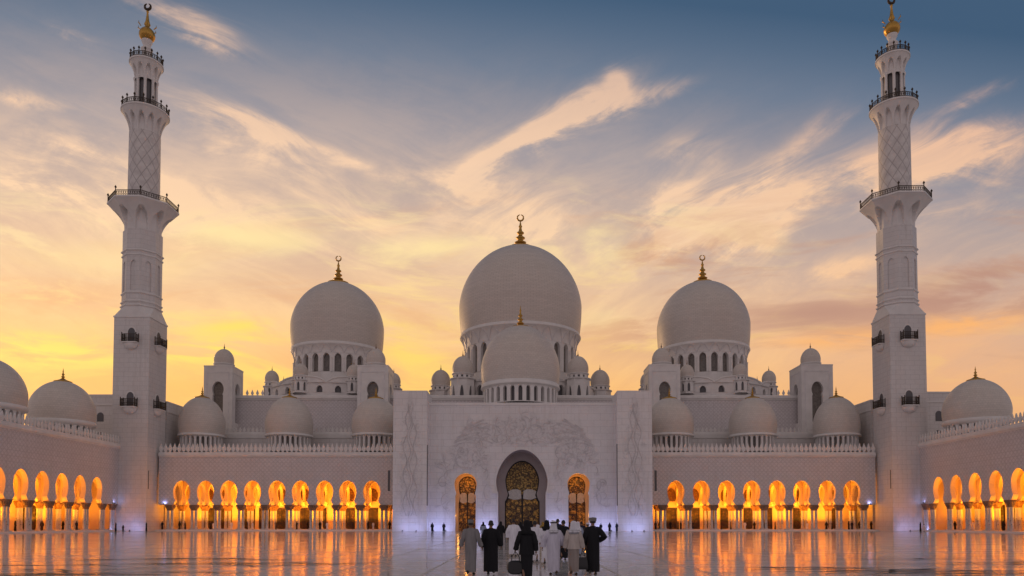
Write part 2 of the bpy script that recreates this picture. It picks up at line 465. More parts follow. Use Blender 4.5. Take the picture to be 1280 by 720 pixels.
    col = n.mix(1.0, col, n.mix(1.0, nish.outputs[0], (.008, .008, .008, 1), 'MULTIPLY'), 'ADD')
    n.L.new(col, bg.inputs['Color'])
    bg.inputs['Strength'].default_value = 1.0
build_sky()

sun_d = bpy.data.lights.new('sun', 'SUN'); sun = bpy.data.objects.new('sun', sun_d); COL.objects.link(sun)
sun_d.energy = .55; sun_d.angle = radians(6); sun_d.color = (1.0, .62, .34)
sd = Vector((sin(SUN_AZ)*cos(SUN_EL), cos(SUN_AZ)*cos(SUN_EL), sin(SUN_EL)))
sun.rotation_euler = sd.to_track_quat('Z', 'Y').to_euler()

vs = sc.view_settings
sc.display_settings.display_device = 'sRGB'
vs.view_transform = 'Standard'; vs.look = 'None'; vs.exposure = 0.0; vs.gamma = 1.0; vs.use_curve_mapping = False
cy = sc.cycles
try:
    cy.use_denoising = True
    cy.max_bounces = 8; cy.diffuse_bounces = 4; cy.glossy_bounces = 4
    cy.sample_clamp_indirect = 6.0; cy.use_light_tree = True
    cy.caustics_reflective = False; cy.caustics_refractive = False
except Exception as e: print(e)
# ------------------------------------------------------------------ arch outlines: lists of (height, half width), apex last
def keyhole(zb, wb, zn, wn, zc, R, zt, n=12, pt=.10):
    L = []
    for i in range(5):
        t = i/5
        L.append((zb+(zn-zb)*t, wn+(wb-wn)*(1-t)**1.7))
    ph0 = -acos(min(1, wn/R)); low = (zc-zn)/max(1e-3, sin(-ph0))
    for i in range(n//2):
        ph = ph0*(1-i/(n//2)); L.append((zc+low*sin(ph), R*cos(ph)))
    for i in range(n+1):
        ph = pi/2*i/n; L.append((zc+(zt-zc)*sin(ph), max(0, R*(cos(ph)*(1-pt)+pt*(1-sin(ph))))))
    L[-1] = (zt, 0.0)
    return L
def roundarch(zb, wd, zs, zt, n=8, pt=.12):
    L = [(zb, wd)]
    for i in range(n+1):
        ph = pi/2*i/n; L.append((zs+(zt-zs)*sin(ph), max(0, wd*(cos(ph)*(1-pt)+pt*(1-sin(ph))))))
    L[-1] = (zt, 0.0)
    return L
def scaled(L, f=1.0, grow=0.0):
    return [(z + (grow if w_ == 0 else 0), w_*f + (grow if w_ > 0 else 0)) for z, w_ in L]

def bay(mb, fm, u0, u1, zlo, zhi, cx, L, d0, d1, mat=0, rev=None, back=True):
    """a stretch of wall with one arched opening"""
    rev = mat if rev is None else rev
    for d in ((d0, d1) if back else (d0,)):
        for (za, wa), (zb, wb) in zip(L[:-1], L[1:]):
            if zb-za < 1e-5: continue
            mb.quad(fm(u0,d,za), fm(cx-wa,d,za), fm(cx-wb,d,zb), fm(u0,d,zb), mat)
            mb.quad(fm(cx+wa,d,za), fm(u1,d,za), fm(u1,d,zb), fm(cx+wb,d,zb), mat)
        zt = L[-1][0]
        if zhi > zt: mb.quad(fm(u0,d,zt), fm(u1,d,zt), fm(u1,d,zhi), fm(u0,d,zhi), mat)
        if L[0][0] > zlo+1e-4: mb.quad(fm(u0,d,zlo), fm(u1,d,zlo), fm(u1,d,L[0][0]), fm(u0,d,L[0][0]), mat)
    for (za, wa), (zb, wb) in zip(L[:-1], L[1:]):
        mb.quad(fm(cx-wa,d0,za), fm(cx-wa,d1,za), fm(cx-wb,d1,zb), fm(cx-wb,d0,zb), rev)
        mb.quad(fm(cx+wa,d1,za), fm(cx+wa,d0,za), fm(cx+wb,d0,zb), fm(cx+wb,d1,zb), rev)
    if L[0][0] > zlo+1e-4:
        mb.quad(fm(cx-L[0][1],d0,L[0][0]), fm(cx+L[0][1],d0,L[0][0]), fm(cx+L[0][1],d1,L[0][0]), fm(cx-L[0][1],d1,L[0][0]), rev)
    else:      # underside of wall that stands on columns
        pass

def fill(mb, fm, cx, L, d, mat=0):
    for (za, wa), (zb, wb) in zip(L[:-1], L[1:]):
        if zb-za < 1e-5: continue
        mb.quad(fm(cx-wa,d,za), fm(cx+wa,d,za), fm(cx+wb,d,zb), fm(cx-wb,d,zb), mat)
def outline(L, cx=0.0):
    return [(cx-w_, z) for z, w_ in L] + [(cx+w_, z) for z, w_ in reversed(L[:-1])]
def slab(mb, fm, cx, L, d0, d1, mat=0):
    """closed solid of an arch outline"""
    fill(mb, fm, cx, L, d0, mat); fill(mb, fm, cx, L, d1, mat)
    pts = outline(L, cx)
    for (ua, za), (ub, zb) in zip(pts, pts[1:]+pts[:1]):
        mb.quad(fm(ua,d0,za), fm(ua,d1,za), fm(ub,d1,zb), fm(ub,d0,zb), mat)

def band(mb, fm, u0, u1, prof, mat=0):
    """moulding: profile [(projection towards viewer, z)] swept along u, closed at the ends"""
    n = len(prof)
    A = [fm(u0, -p, z) for p, z in prof]; B = [fm(u1, -p, z) for p, z in prof]
    fs = [(i, i+1, n+i+1, n+i) for i in range(n-1)]
    mb.add(A+B, fs, mat)
    mb.add(A, [tuple(range(n))], mat); mb.add(B, [tuple(range(n))], mat)

# merlon of the roof cresting: a lily bud on a stalk
MERLON = [(0,.15),(.12,.16),(.30,.28),(.52,.40),(.78,.39),(1.0,.28),(1.16,.15),(1.26,.18),(1.36,.14),(1.55,.06),(1.72,0)]
_mer = {}
def merlon_mesh(rot90, s):
    key = (rot90, round(s, 3))
    if key not in _mer:
        mb = MB()
        fm = (lambda u, d, z: (u, d, z)) if not rot90 else (lambda u, d, z: (d, u, z))
        pts = [(-w_*s, z*s) for z, w_ in MERLON] + [(w_*s, z*s) for z, w_ in reversed(MERLON[:-1])]
        mb.prism(pts, fm, -.11*s, .11*s)
        me = bpy.data.meshes.new('merlon'); me.from_pydata(mb.v, [], mb.f); me.materials.append(M['trim']); _mer[key] = me
    return _mer[key]
def merlons(parent, pts, rot90=False, s=1.0):
    b = base_of(parent)
    for p in pts:
        o = bpy.data.objects.new('merlon', merlon_mesh(rot90, s)); COL.objects.link(o)
        o.parent = parent; o.location = Vector(p)-b

# column: twin shafts on a shared base under one palm capital
_cm = {}
def rrect(hx, hy, r, z, k=4):
    P = []
    for q, (sx, sy) in enumerate(((1,1),(-1,1),(-1,-1),(1,-1))):
        for i in range(k+1):
            t = pi/2*(q+i/k); P.append((sx*(hx-r)+r*cos(t), sy*(hy-r)+r*sin(t), z))
    return P
def column_meshes(z0, zcap, ztop, rot90, capmat):
    key = (z0, zcap, ztop, rot90, capmat)
    if key in _cm: return _cm[key]
    sw = (lambda p: (p[1], p[0], p[2])) if rot90 else (lambda p: p)
    mb = MB(); h = zcap-z0
    for sx in (-.40, .40):
        prof = [(.40,0),(.40,.16),(.33,.2),(.36,.3),(.29,.4),(.285,h*.5),(.27,h-.12),(.32,h-.06),(.30,h)]
        for i in range(1):
            t = MB(); t.lathe(prof, 14); mb.add([sw((p[0]+sx, p[1], p[2])) for p in t.v], t.f, 0, True)
    mb.box(-.92,.92,-.46,.46,-.05,.14) if not rot90 else mb.box(-.46,.46,-.92,.92,-.05,.14)
    me = bpy.data.meshes.new('column'); me.from_pydata(mb.v, [], mb.f); me.materials.append(M['column'])
    me.polygons.foreach_set('use_smooth', mb.s)
    c = MB(); H_ = ztop-zcap
    rings = [rrect(.66,.32,.25,0), rrect(.72,.38,.30,.10*H_), rrect(.64,.34,.25,.17*H_), rrect(.72,.40,.3,.45*H_), rrect(.90,.58,.3,.8*H_), rrect(.92,.60,.18,.9*H_), rrect(.88,.56,.08,.995*H_)]
    c.loft([[sw(p) for p in r] for r in rings], smooth=False)
    # palm leaves standing out of the bell
    for i in range(14):
        t = 2*pi*i/14; ux, uy = cos(t), sin(t)
        bx, by = .66*ux, .34*uy
        leaf = [(bx*1.08, by*1.1, .22*H_), (bx*1.35, by*1.45, .55*H_), (bx*1.62, by*1.85, .84*H_), (bx*1.60, by*1.80, .74*H_)]
        c.tube([sw(p) for p in leaf], [.05,.12,.10,.02], 5)
    mc = bpy.data.meshes.new('capital'); mc.from_pydata(c.v, [], c.f); mc.materials.append(M[capmat])
    _cm[key] = (me, mc); return _cm[key]
def add_column(parent, p, z0, zcap, ztop, rot90=False, capmat='bronze'):
    me, mc = column_meshes(z0, zcap, ztop, rot90, capmat)
    b = base_of(parent)
    o = bpy.data.objects.new('column', me); COL.objects.link(o); o.parent = parent; o.location = Vector((p[0], p[1], z0))-b
    c = bpy.data.objects.new('capital', mc); COL.objects.link(c); c.parent = o; c.location = (0, 0, zcap-z0)

def lamp(name, loc, energy, col, rad=.3, parent=None, typ='POINT', rot=None, spot=None, size=None):
    d = bpy.data.lights.new(name, typ); d.energy = energy; d.color = col
    if typ in ('POINT', 'SPOT'): d.shadow_soft_size = rad
    if size: d.shape = 'DISK'; d.size = size
    if spot: d.spot_size = spot; d.spot_blend = .8
    o = bpy.data.objects.new(name, d); COL.objects.link(o)
    o.location = loc
    if rot: o.rotation_euler = rot
    if parent is not None: o.parent = parent; o.location = Vector(loc)-base_of(parent)
    return o

# ------------------------------------------------------------------ ground
fl = MB(); fl.quad((-1500,-200,0),(1500,-200,0),(1500,2500,0),(-1500,2500,0))
floor = obj('courtyard_floor', fl, M['floor']); floor['kind'] = 'structure'; floor['label'] = 'polished white marble courtyard floor mirroring the lit arches'

def inlay():
    mb = MB(); rnd = random.Random(5)
    def ribbon(x0, x1, y0, amp, wid, ph):
        n = 60; top = []; bot = []
        for i in range(n+1):
            t = i/n; x = x0+(x1-x0)*t
            y = y0 + amp*sin(ph+t*7.0)+ .5*amp*sin(ph*2+t*17)
            wv = wid*(sin(pi*t)**.6)*(0.55+.45*sin(t*11+ph)**2)
            top.append((x, y+wv/2, .004)); bot.append((x, y-wv/2, .004))
        for i in range(n): mb.quad(bot[i], bot[i+1], top[i+1], top[i])
    for side in (-1, 1):
        for k in range(18):
            y0 = rnd.uniform(18.5, 33); half = y0*.72
            L = rnd.uniform(3, 11); c = rnd.uniform(7.5+.08*y0, half+2)
            ribbon(side*(c-L/2), side*(c+L/2), y0, rnd.uniform(.15, .5), rnd.uniform(.12, .5)*(y0/26), rnd.uniform(0, 6))
    mb.v = [(p[0], p[1], .004+.0008*(i//122)) for i, p in enumerate(mb.v)]
    o = obj('floor_inlay', mb, M['inlay']); o['kind'] = 'structure'; o['label'] = 'dark inlaid vine scrolls in the courtyard marble'
inlay()

# ------------------------------------------------------------------ arcades
ZF, ZCAP, ZTOPC, ZWALL = .30, 4.25, 5.43, 17.2
KEY = keyhole(ZTOPC, 1.85, 6.30, 1.36, 8.25, 1.78, 10.45)
WARM = (1.0, .345, .015)
def arcade(t, fm, centers, edges, u0, u1, rot90, lamp_every=1, doors=None, ztop=17.62, ms=.95):
    """t: the thing; fm(u,d,z) local to world; centers/edges of bays along u; d grows into the building"""
    depth = 11.0; zw = ztop-.42
    wl = MB(); inn = MB()
    ee = list(edges)
    for i, c in enumerate(centers):
        bay(wl, fm, ee[i], ee[i+1], ZTOPC, zw, c, KEY, 0, .9, 0, 1)
        bay(inn, fm, ee[i], ee[i+1], ZTOPC, 11.6, c, KEY, 5.3, 5.9, 0)
    for a, b_ in ((u0, ee[0]), (ee[-1], u1)):
        if abs(b_-a) > .05:
            wl.box(min(a,b_), max(a,b_), 0, .9, ZTOPC, zw, 0, fm)
            inn.box(min(a,b_), max(a,b_), 5.3, 5.9, ZTOPC, 11.6, 0, fm)
    # arched ribs across the gallery carry the vaults
    for e in ee:
        rb = MB()
        for da, db in ((.92, 5.28), (5.92, depth-.02)):
            fr = lambda u, d, z, e=e: fm(e+d-.28, u, z)
            c_ = (da+db)/2; hw = (db-da)/2
            bay(rb, fr, da, db, ZTOPC+.01, 11.58, c_, keyhole(ZTOPC+.01, hw*.86, 6.3, hw*.70, 7.9, hw*.84, 10.0), 0, .56, 0)
        obj('vault_rib', rb, M['cream'], t)
    # undersides between openings
    for e in ee:
        wl.quad(fm(e-.65,0,ZTOPC+.002), fm(e+.65,0,ZTOPC+.002), fm(e+.65,.9,ZTOPC+.002), fm(e-.65,.9,ZTOPC+.002))
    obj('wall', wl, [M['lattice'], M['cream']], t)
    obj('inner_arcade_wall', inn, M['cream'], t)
    lo, hi = min(u0,u1), max(u0,u1)
    pl = MB(); pl.box(lo, hi, -.9, depth, -.02, ZF, 0, fm); pl.box(lo, hi, -1.35, -.9, -.02, ZF*.5, 0, fm); obj('step', pl, M['trim'], t)
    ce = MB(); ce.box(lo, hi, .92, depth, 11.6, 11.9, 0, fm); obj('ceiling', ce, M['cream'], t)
    rf = MB(); rf.box(lo, hi, .9, depth+.6, zw-.5, zw-.02, 0, fm); obj('roof', rf, M['trim'], t)
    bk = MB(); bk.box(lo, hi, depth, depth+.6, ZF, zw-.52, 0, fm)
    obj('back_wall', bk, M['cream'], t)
    # doors in the back wall: dark leaf below, pale beam, round lunette above
    for u, wd in (doors or []):
        d_ = MB(); slab(d_, fm, u, [(ZF+.02, wd), (4.95, wd), (4.96, 0)], depth-.12, depth-.01); dr = obj('door', d_, M['doorglass'], t)
        fr = MB()
        for s_ in (-1, 1): fr.box(u+s_*(wd+.11)-.1, u+s_*(wd+.11)+.1, depth-.2, depth-.02, ZF, 5.0, 0, fm)
        fr.box(u-.06, u+.06, depth-.18, depth-.13, ZF, 4.95, 0, fm); fr.box(u-wd, u+wd, depth-.18, depth-.13, 2.3, 2.42, 0, fm)
        obj('frame', fr, M['black'], dr)
        l_ = MB(); slab(l_, fm, u, keyhole(6.45, wd*.8, 6.5, wd*.8, 7.9, wd*1.1, 9.3), depth-.14, depth-.01); obj('lunette', l_, M['medal'], dr)
    co = MB()
    band(co, fm, lo, hi, [(p_, ztop-17.62+z_) for p_, z_ in ((0.005,16.55),(.12,16.6),(.14,16.72),(.30,16.82),(.34,17.0),(.34,17.25),(.24,17.32),(.24,17.62),(0.1,17.62),(-.2,17.62),(-.2,17.0))])
    obj('cornice', co, M['trim'], t)
    n = int(abs(u1-u0)/.92)
    merlons(t, [fm(lo+(hi-lo)*(i+.5)/n, -.05, ztop) for i in range(n)], rot90, ms)
    for e in ee:
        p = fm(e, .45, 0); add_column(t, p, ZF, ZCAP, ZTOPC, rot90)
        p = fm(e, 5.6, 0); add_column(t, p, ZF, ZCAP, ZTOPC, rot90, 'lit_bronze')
    for i, c in enumerate(centers):
        for d, en in ((3.1, 340), (8.4, 660)):
            if d > 5 and lamp_every == 2 and i % 2: continue
            p = fm(c, d, 1.95)
            lamp('gallery_light', p, en*(1.7 if (d > 5 and lamp_every == 2) else 1), WARM, .35, t, 'AREA', (pi, 0, 0), size=1.8)

ZW = 149.0
def wing(name, label, xc, x0, x1, side, doors):
    t = thing(name, label, 'arcade', ((x0+x1)/2, ZW, 0), 0, 'arcades facing the courtyard across the mosque front')
    fm = lambda u, d, z: (u, ZW+d, z)
    e = [xc[0]-(xc[1]-xc[0])/2] + [(p+q)/2 for p, q in zip(xc[:-1], xc[1:])] + [xc[-1]+(xc[-1]-xc[-2])/2]
    arcade(t, fm, xc, e, x0, x1, False, 1, doors, 16.35, 1.08)
    s_ = MB(); px_ = X(486.3, ZW, 590) if side < 0 else X(819.5, ZW, 590)
    s_.box(px_-.22, px_+.22, ZW-.06, ZW+.02, H(614, ZW), H(588, ZW)); obj('slit_window', s_, M['window'], t)
    s_ = MB(); s_.box(px_-.3, px_+.3, ZW-.10, ZW-.001, H(615.5, ZW), H(614, ZW)); obj('sill', s_, M['trim'], t)
    return t
LX = [227, 256.8, 286, 315.5, 346.2, 375.5, 405.6, 434.6, 464.6]
RX = [844.9, 876.8, 908.2, 939.8, 971.3, 1002.3, 1034, 1064.8]
lc = [X(p, ZW, 615) for p in LX]; rc = [X(p, ZW, 615) for p in RX]
GX0, GX1 = X(491, 140, 600), X(815.5, 140, 600)
dl = [(X(p, ZW+11, 640), 1.0) for p in (261, 283, 312, 331, 352, 381, 401.5, 437, 466)]
dr_ = [(X(p, ZW+11, 640), 1.0) for p in (839, 867.5, 886, 907, 936, 958, 998, 1038)]
MLX = -78.5; MRX = 77.3
wing('arcade_wing', 'pale arcade of nine amber lit arches between left minaret and carved gate', lc, -74.9, GX0+.3, -1, dl)
wing('arcade_wing', 'pale arcade of eight amber lit arches between carved gate and right minaret', rc, GX1-.3, 73.7, 1, dr_)

def side(name, label, xs, sgn, ystart, pitch, nb, ncol0):
    t = thing(name, label, 'arcade', (sgn*xs, (ystart+60)/2+20, 0), 0, 'arcades along the courtyard sides')
    fm = lambda u, d, z: (sgn*(xs+d), u, z)
    e = [ncol0-pitch*i for i in range(nb+1)][::-1]
    c = [(p+q)/2 for p, q in zip(e[:-1], e[1:])]
    doors = [(cc+.2*pitch*(1 if i % 2 else -1), .95) for i, cc in enumerate(c)]
    arcade(t, fm, c, e, e[0]-.8, ystart, True, 2, doors)
    ew = MB(); ew.box(ystart-.5, ystart-.02, 1.0, 11, ZF, ZWALL-.6, 0, fm); obj('end_wall', ew, M['cream'], t)
    add_column(t, fm(ystart-1.2, .45, 0), ZF, ZCAP, ZTOPC, True)
    return t
side('side_arcade', 'long arcade with lit arches running toward viewer in front of left minaret', 81.0, -1, 145.0, 5.25, 11, 140.3)
side('side_arcade', 'long arcade with lit arches running toward viewer in front of right minaret', 79.7, 1, 143.2, 5.5, 11, 139.7)
# ------------------------------------------------------------------ the carved entrance gate
def gate():
    t = thing('entrance_gate', 'tall carved white marble entrance gate with three golden arched doors', 'gate', (0, 140, 0))
    ZG, ZP = 142.6, 140.0
    fm = lambda u, d, z: (u, ZG+d, z)
    top = H(503.2, ZG); ptop = H(488.2, ZP)
    xl, xr = X(491, ZP, 600), X(815.5, ZP, 600)
    il, ir = X(533.5, ZP, 600), X(772, ZP, 600)
    k = SC(610, ZG)
    zz = lambda py: H(py, ZG)
    # three openings
    cC = X(652.3, ZG, 610); cL = X(582, ZG, 610); cR = X(723.2, ZG, 610)
    KC = [(0, 29.6*k)] + keyhole(zz(623), 29.6*k, zz(617), 29.6*k, zz(600), 32.2*k, zz(562), 14, .16)
    KS = [(0, 12.6*k)] + keyhole(zz(620), 12.9*k, zz(616), 11.8*k, zz(604), 13.9*k, zz(591.5), 12, .06)
    b1 = X(606, ZG, 610); b2 = X(699, ZG, 610)
    wl = MB()
    bay(wl, fm, il, b1, 0, top, cL, KS, 0, 1.4, 0, 1, False)
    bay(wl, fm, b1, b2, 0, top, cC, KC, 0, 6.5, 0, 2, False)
    bay(wl, fm, b2, ir, 0, top, cR, KS, 0, 1.4, 0, 1, False)
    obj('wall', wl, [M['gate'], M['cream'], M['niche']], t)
    cap = MB(); cap.box(il, ir, ZG+.005, ZG+36, top-.6, top, 0); cap.box(il+.02, ir-.02, ZG-.12, ZG-.001, top-.55, top-.12, 0)
    obj('roof', cap, M['trim'], t)
    sb = MB(); sb.box(xl+.4, il, ZP+4, ZG+36, 17.3, top-.7); sb.box(ir, xr-.4, ZP+4, ZG+36, 17.3, top-.7); obj('side_wall', sb, M['marble'], t)
    # pylons
    for a, b_, lab in ((xl, il, 1), (ir, xr, -1)):
        p = MB(); p.box(a, b_, ZP, ZP+7.5, 0, ptop)
        o = obj('pylon', p, M['gate'], t)
        q = MB(); q.box(a-.06, b_+.06, ZP-.07, ZP+7.4, -.02, 1.75); obj('plinth', q, M['gate'], o)
    # plinth course of the wall
    q = MB()
    hc, hs = 29.6*k+.0, 12.6*k
    for a, b_ in ((il+.07, cL-hs), (cL+hs, cC-hc), (cC+hc, cR-hs), (cR+hs, ir-.07)):
        q.box(a, b_, ZG-.09, ZG+.3, -.02, 1.75)
    obj('plinth', q, M['gate'], t)
    # raised rim around the three openings
    for cx, L, g in ((cC, KC, .38), (cL, KS, .28), (cR, KS, .28)):
        r = MB(); inn = outline(L, cx); ou = outline(scaled(L, 1.0, g), cx)
        ou[0] = (ou[0][0], 1.76); inn[0] = (inn[0][0], 1.76); ou[-1] = (ou[-1][0], 1.76); inn[-1] = (inn[-1][0], 1.76)
        for i in range(len(inn)-1):
            a, b_, c, d_ = inn[i], inn[i+1], ou[i+1], ou[i]
            r.quad(fm(a[0],-.10,a[1]), fm(b_[0],-.10,b_[1]), fm(c[0],-.10,c[1]), fm(d_[0],-.10,d_[1]))
            r.quad(fm(d_[0],-.10,d_[1]), fm(c[0],-.10,c[1]), fm(c[0],0,c[1]), fm(d_[0],0,d_[1]))
            r.quad(fm(a[0],-.10,a[1]), fm(b_[0],-.10,b_[1]), fm(b_[0],.02,b_[1]), fm(a[0],.02,a[1]))
        obj('arch_rim', r, M['trim'], t)
    # impost ledges
    z0 = zz(617.2)
    for s_ in (-1, 1):
        q = MB(); x0 = cC+s_*(29.6*k); x1 = cC+s_*(37.5*k)
        q.box(min(x0,x1), max(x0,x1), ZG-.55, ZG-.005, z0, z0+.30); obj('impost_ledge', q, M['trim'], t)
    # --- niche backs and doors
    def doorset(cx, d, L, lun, low, pan, wallspan, zt, wm, panlabel=None):
        """L: outline cut in the niche back; lun/low: outlines of lunette and leaf; pan: (zlo, zhi, halfwidth)"""
        nb = MB(); bay(nb, fm, cx-wallspan, cx+wallspan, 0, zt, cx, L, d, d+.5, 0, 0, False)
        obj('niche_wall', nb, wm, t)
        dk = MB(); fill(dk, fm, cx, scaled(L, 1.0, .02), d+.50); dr = obj('door', dk, M['black'], t)
        g1 = MB(); slab(g1, fm, cx, lun, d+.22, d+.46); obj('lunette', g1, M['gilt_fine'], dr)
        for s_ in (-1, 1):
            g2 = MB(); P = [(cx+s_*u, z) for u, z in low]
            g2.prism(P, fm, d+.24, d+.46); obj('leaf', g2, M['gilt'], dr)
        za, zb, hw = pan
        for s_ in (-1, 1):   # the white lintel is carved as two spread leaves
            P = [(.06,.10),(.10,.86),(.35,1.0),(.70,.97),(1.0,.80),(.92,.42),(1.0,.16),(.62,-.02),(.30,.02)]
            g3 = MB(); g3.prism([(cx+s_*u*hw, za+(zb-za)*v) for u, v in P], fm, d+.02, d+.2); obj('white_panel', g3, M['panel'], dr)
    d = 6.5; ZD = ZG+d; kd = SC(610, ZD); zd = lambda py: H(py, ZD)
    LC = [(0, 21.8*kd)] + keyhole(zd(627), 21.8*kd, zd(617), 18.0*kd, zd(599), 21.2*kd, zd(575.6), 12, .16)
    lun = keyhole(zd(618), 16.8*kd, zd(617), 16.6*kd, zd(599), 19.8*kd, zd(577.6), 12, .16)
    low = [(.18,.06),(20.4*kd,.06),(20.4*kd, zd(632)),(19.2*kd, zd(627)),(17.0*kd, zd(624)),(.18, zd(624))]
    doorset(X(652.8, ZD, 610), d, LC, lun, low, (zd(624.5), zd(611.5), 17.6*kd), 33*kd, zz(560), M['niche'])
    d = 5.0; ZD = ZG+d; kd = SC(610, ZD); zd = lambda py: H(py, ZD)
    for cx in (cL, cR):
        LS = [(0, 11.0*kd)] + keyhole(zd(629), 11.0*kd, zd(618), 9.2*kd, zd(606.5), 11.0*kd, zd(595.5), 12, .03)
        lun = keyhole(zd(617), 8.6*kd, zd(616.5), 8.5*kd, zd(606.5), 10.2*kd, zd(596.5), 12, .03)
        low = [(.10,.05),(10.2*kd,.05),(10.2*kd, zd(628)),(.10, zd(628))]
        doorset(cx, d, LS, lun, low, (zd(629), zd(616), 9.6*kd), 17*kd, zz(585), M['cream'])
        bx = MB()
        for s_ in (-1, 1):
            x0 = cx+s_*16.5*k; bx.box(min(x0, x0+s_*.3), max(x0, x0+s_*.3), ZG+1.4, ZG+5.4, 0, zz(586))
        bx.box(cx-16.4*k, cx+16.4*k, ZG+1.4, ZG+5.4, zz(588), zz(586)); obj('niche_lining', bx, M['cream'], t)
        s_ = -1 if cx < 0 else 1
        lamp('niche_light', (cx-s_*.0, ZG+3.0, H(600, ZG)), 85, (1.0,.40,.06), .25, t)
        lamp('niche_light', (cx+s_*1.6, ZG+2.2, 3.2), 45, (1.0,.40,.06), .2, t)
    # --- carved relief: flowering vines spreading over the wall, a cypress panel on each pylon
    rnd = random.Random(3)
    rel = MB(); cnt = [0]
    def leaf(fm_, u, z, ang, L, wd, d0=-.05):
        cnt[0] += 1; d0 -= .00002*cnt[0]
        P = []
        for i in range(6): v = i/5; P.append((v*L, wd*sin(pi*v**.8)))
        pts = P+[(a_, -b_) for a_, b_ in reversed(P[1:-1])]
        ca, sa = cos(ang), sin(ang)
        rel.prism([(u+a_*ca-b_*sa, z+a_*sa+b_*ca) for a_, b_ in pts], fm_, d0, .01+.00002*cnt[0], 1)
    def stem(fm_, pts, wd, d0=-.05):
        cnt[0] += 1; d0 -= .00002*cnt[0]+.004
        for i in range(len(pts)-1):
            (ua, za), (ub, zb) = pts[i], pts[i+1]
            dx, dz = ub-ua, zb-za; L = max(1e-3, sqrt(dx*dx+dz*dz)); nx, nz_ = -dz/L*wd, dx/L*wd
            rel.quad(fm_(ua+nx,d0,za+nz_), fm_(ub+nx,d0,zb+nz_), fm_(ub-nx,d0,zb-nz_), fm_(ua-nx,d0,za-nz_))
            rel.quad(fm_(ua+nx,d0,za+nz_), fm_(ub+nx,d0,zb+nz_), fm_(ub+nx,0,zb+nz_), fm_(ua+nx,0,za+nz_))
            rel.quad(fm_(ua-nx,d0,za-nz_), fm_(ub-nx,d0,zb-nz_), fm_(ub-nx,0,zb-nz_), fm_(ua-nx,0,za-nz_))
    def clear(u, z):
        ins = (abs(u-cC) < 6.6 and z < zz(556)) or ((abs(u-cL) < 3.2 or abs(u-cR) < 3.2) and z < zz(588))
        return not ins and il+1.2 < u < ir-1.2 and z > 2.6
    hill = lambda u: zz(529 - 9*max(0, 1-abs(u-cC)/5)) - max(0, (abs(u-cC)-8.5))**1.5*.40 + .9*sin(u*1.1+.6)+.7*sin(u*2.3)
    scrolls = 0
    for _ in range(4000):
        if scrolls > 190: break
        u = rnd.uniform(X(556, ZG, 560), X(750, ZG, 560)); z = rnd.uniform(2.8, 22.5)
        if not clear(u, z) or z > hill(u): continue
        ang = rnd.uniform(0, 2*pi); turn = rnd.choice((-1, 1))*rnd.uniform(.15, .5); L = rnd.uniform(.45, .85); pts = [(u, z)]
        for i in range(rnd.randint(7, 16)):
            u += L*cos(ang); z += L*sin(ang); ang += turn; turn *= 1.07; L *= .95
            if not clear(u, z) or z > hill(u)+.8: break
            pts.append((u, z))
            if rnd.random() < .7: leaf(fm, u, z, ang+rnd.choice((-1.2, 1.2)), rnd.uniform(.5, 1.1), rnd.uniform(.12, .24))
        if len(pts) > 3:
            stem(fm, pts, rnd.uniform(.05, .11)); scrolls += 1
            for q in range(6): leaf(fm, pts[-1][0], pts[-1][1], q*pi/3+ang, .5, .15)
    # a few long sweeping boughs
    for s_ in (-1, 1):
        for j in range(9):
            z0_ = zz(565-j*5); pts = []
            for i in range(26):
                v = i/25; u = cC+s_*(5.4+.9*j*.4+v*9.5); z = z0_+2.6*sin(v*2.4+j*.35)-v*1.2
                if clear(u, z) and z < hill(u)+1.0: pts.append((u, z))
            if len(pts) > 3: stem(fm, pts, .10+.05*(j % 2))
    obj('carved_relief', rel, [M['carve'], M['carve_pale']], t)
    for a, b_, in ((xl, il), (ir, xr)):
        rel = MB(); fp = lambda u, d, z: (u, ZP+d, z); cx = (a+b_)/2
        z0_, z1_ = H(645, ZP), H(496, ZP)
        for i in range(340):
            v = rnd.random(); z = z0_+(z1_-z0_)*v
            hw = 2.15 if v < .62 else 2.15*(1-((v-.62)/.38)**1.3)
            u = cx+rnd.uniform(-1, 1)*hw
            leaf(fp, u, z, rnd.choice((pi/2, pi/2+.8, pi/2-.8, .2, pi-.2)), rnd.uniform(.3, .65), rnd.uniform(.06, .13), -.03)
        for s_ in (-1, 1):
            for j in range(2):
                ph = j*2.1; pts = [(cx+s_*(.25+.75*j)*(1 if v < .62 else max(.05, 1-((v-.62)/.38)**1.3))+.35*sin(v*26+ph), z0_+(z1_-z0_)*v) for v in [i/60 for i in range(58)]]
                stem(fp, pts, .05, -.035)
        leaf(fp, cx, z1_-1.6, pi/2, 2.0, .4, -.06)
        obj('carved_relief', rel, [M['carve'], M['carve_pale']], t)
    sl = MB(); sl.box(ir-.16, ir-.005, ZP-.012, ZP+.2, H(632, ZP), H(555, ZP)); sl.box(il+.005, il+.16, ZP-.012, ZP+.2, H(632, ZP), H(556, ZP)); obj('painted_shade_strip', sl, M['window'], t)  # solid dark strips drawn as the shade along the pylons' inner edges
    # roof lamps on the left pylon top
    return t
gate_t = gate()
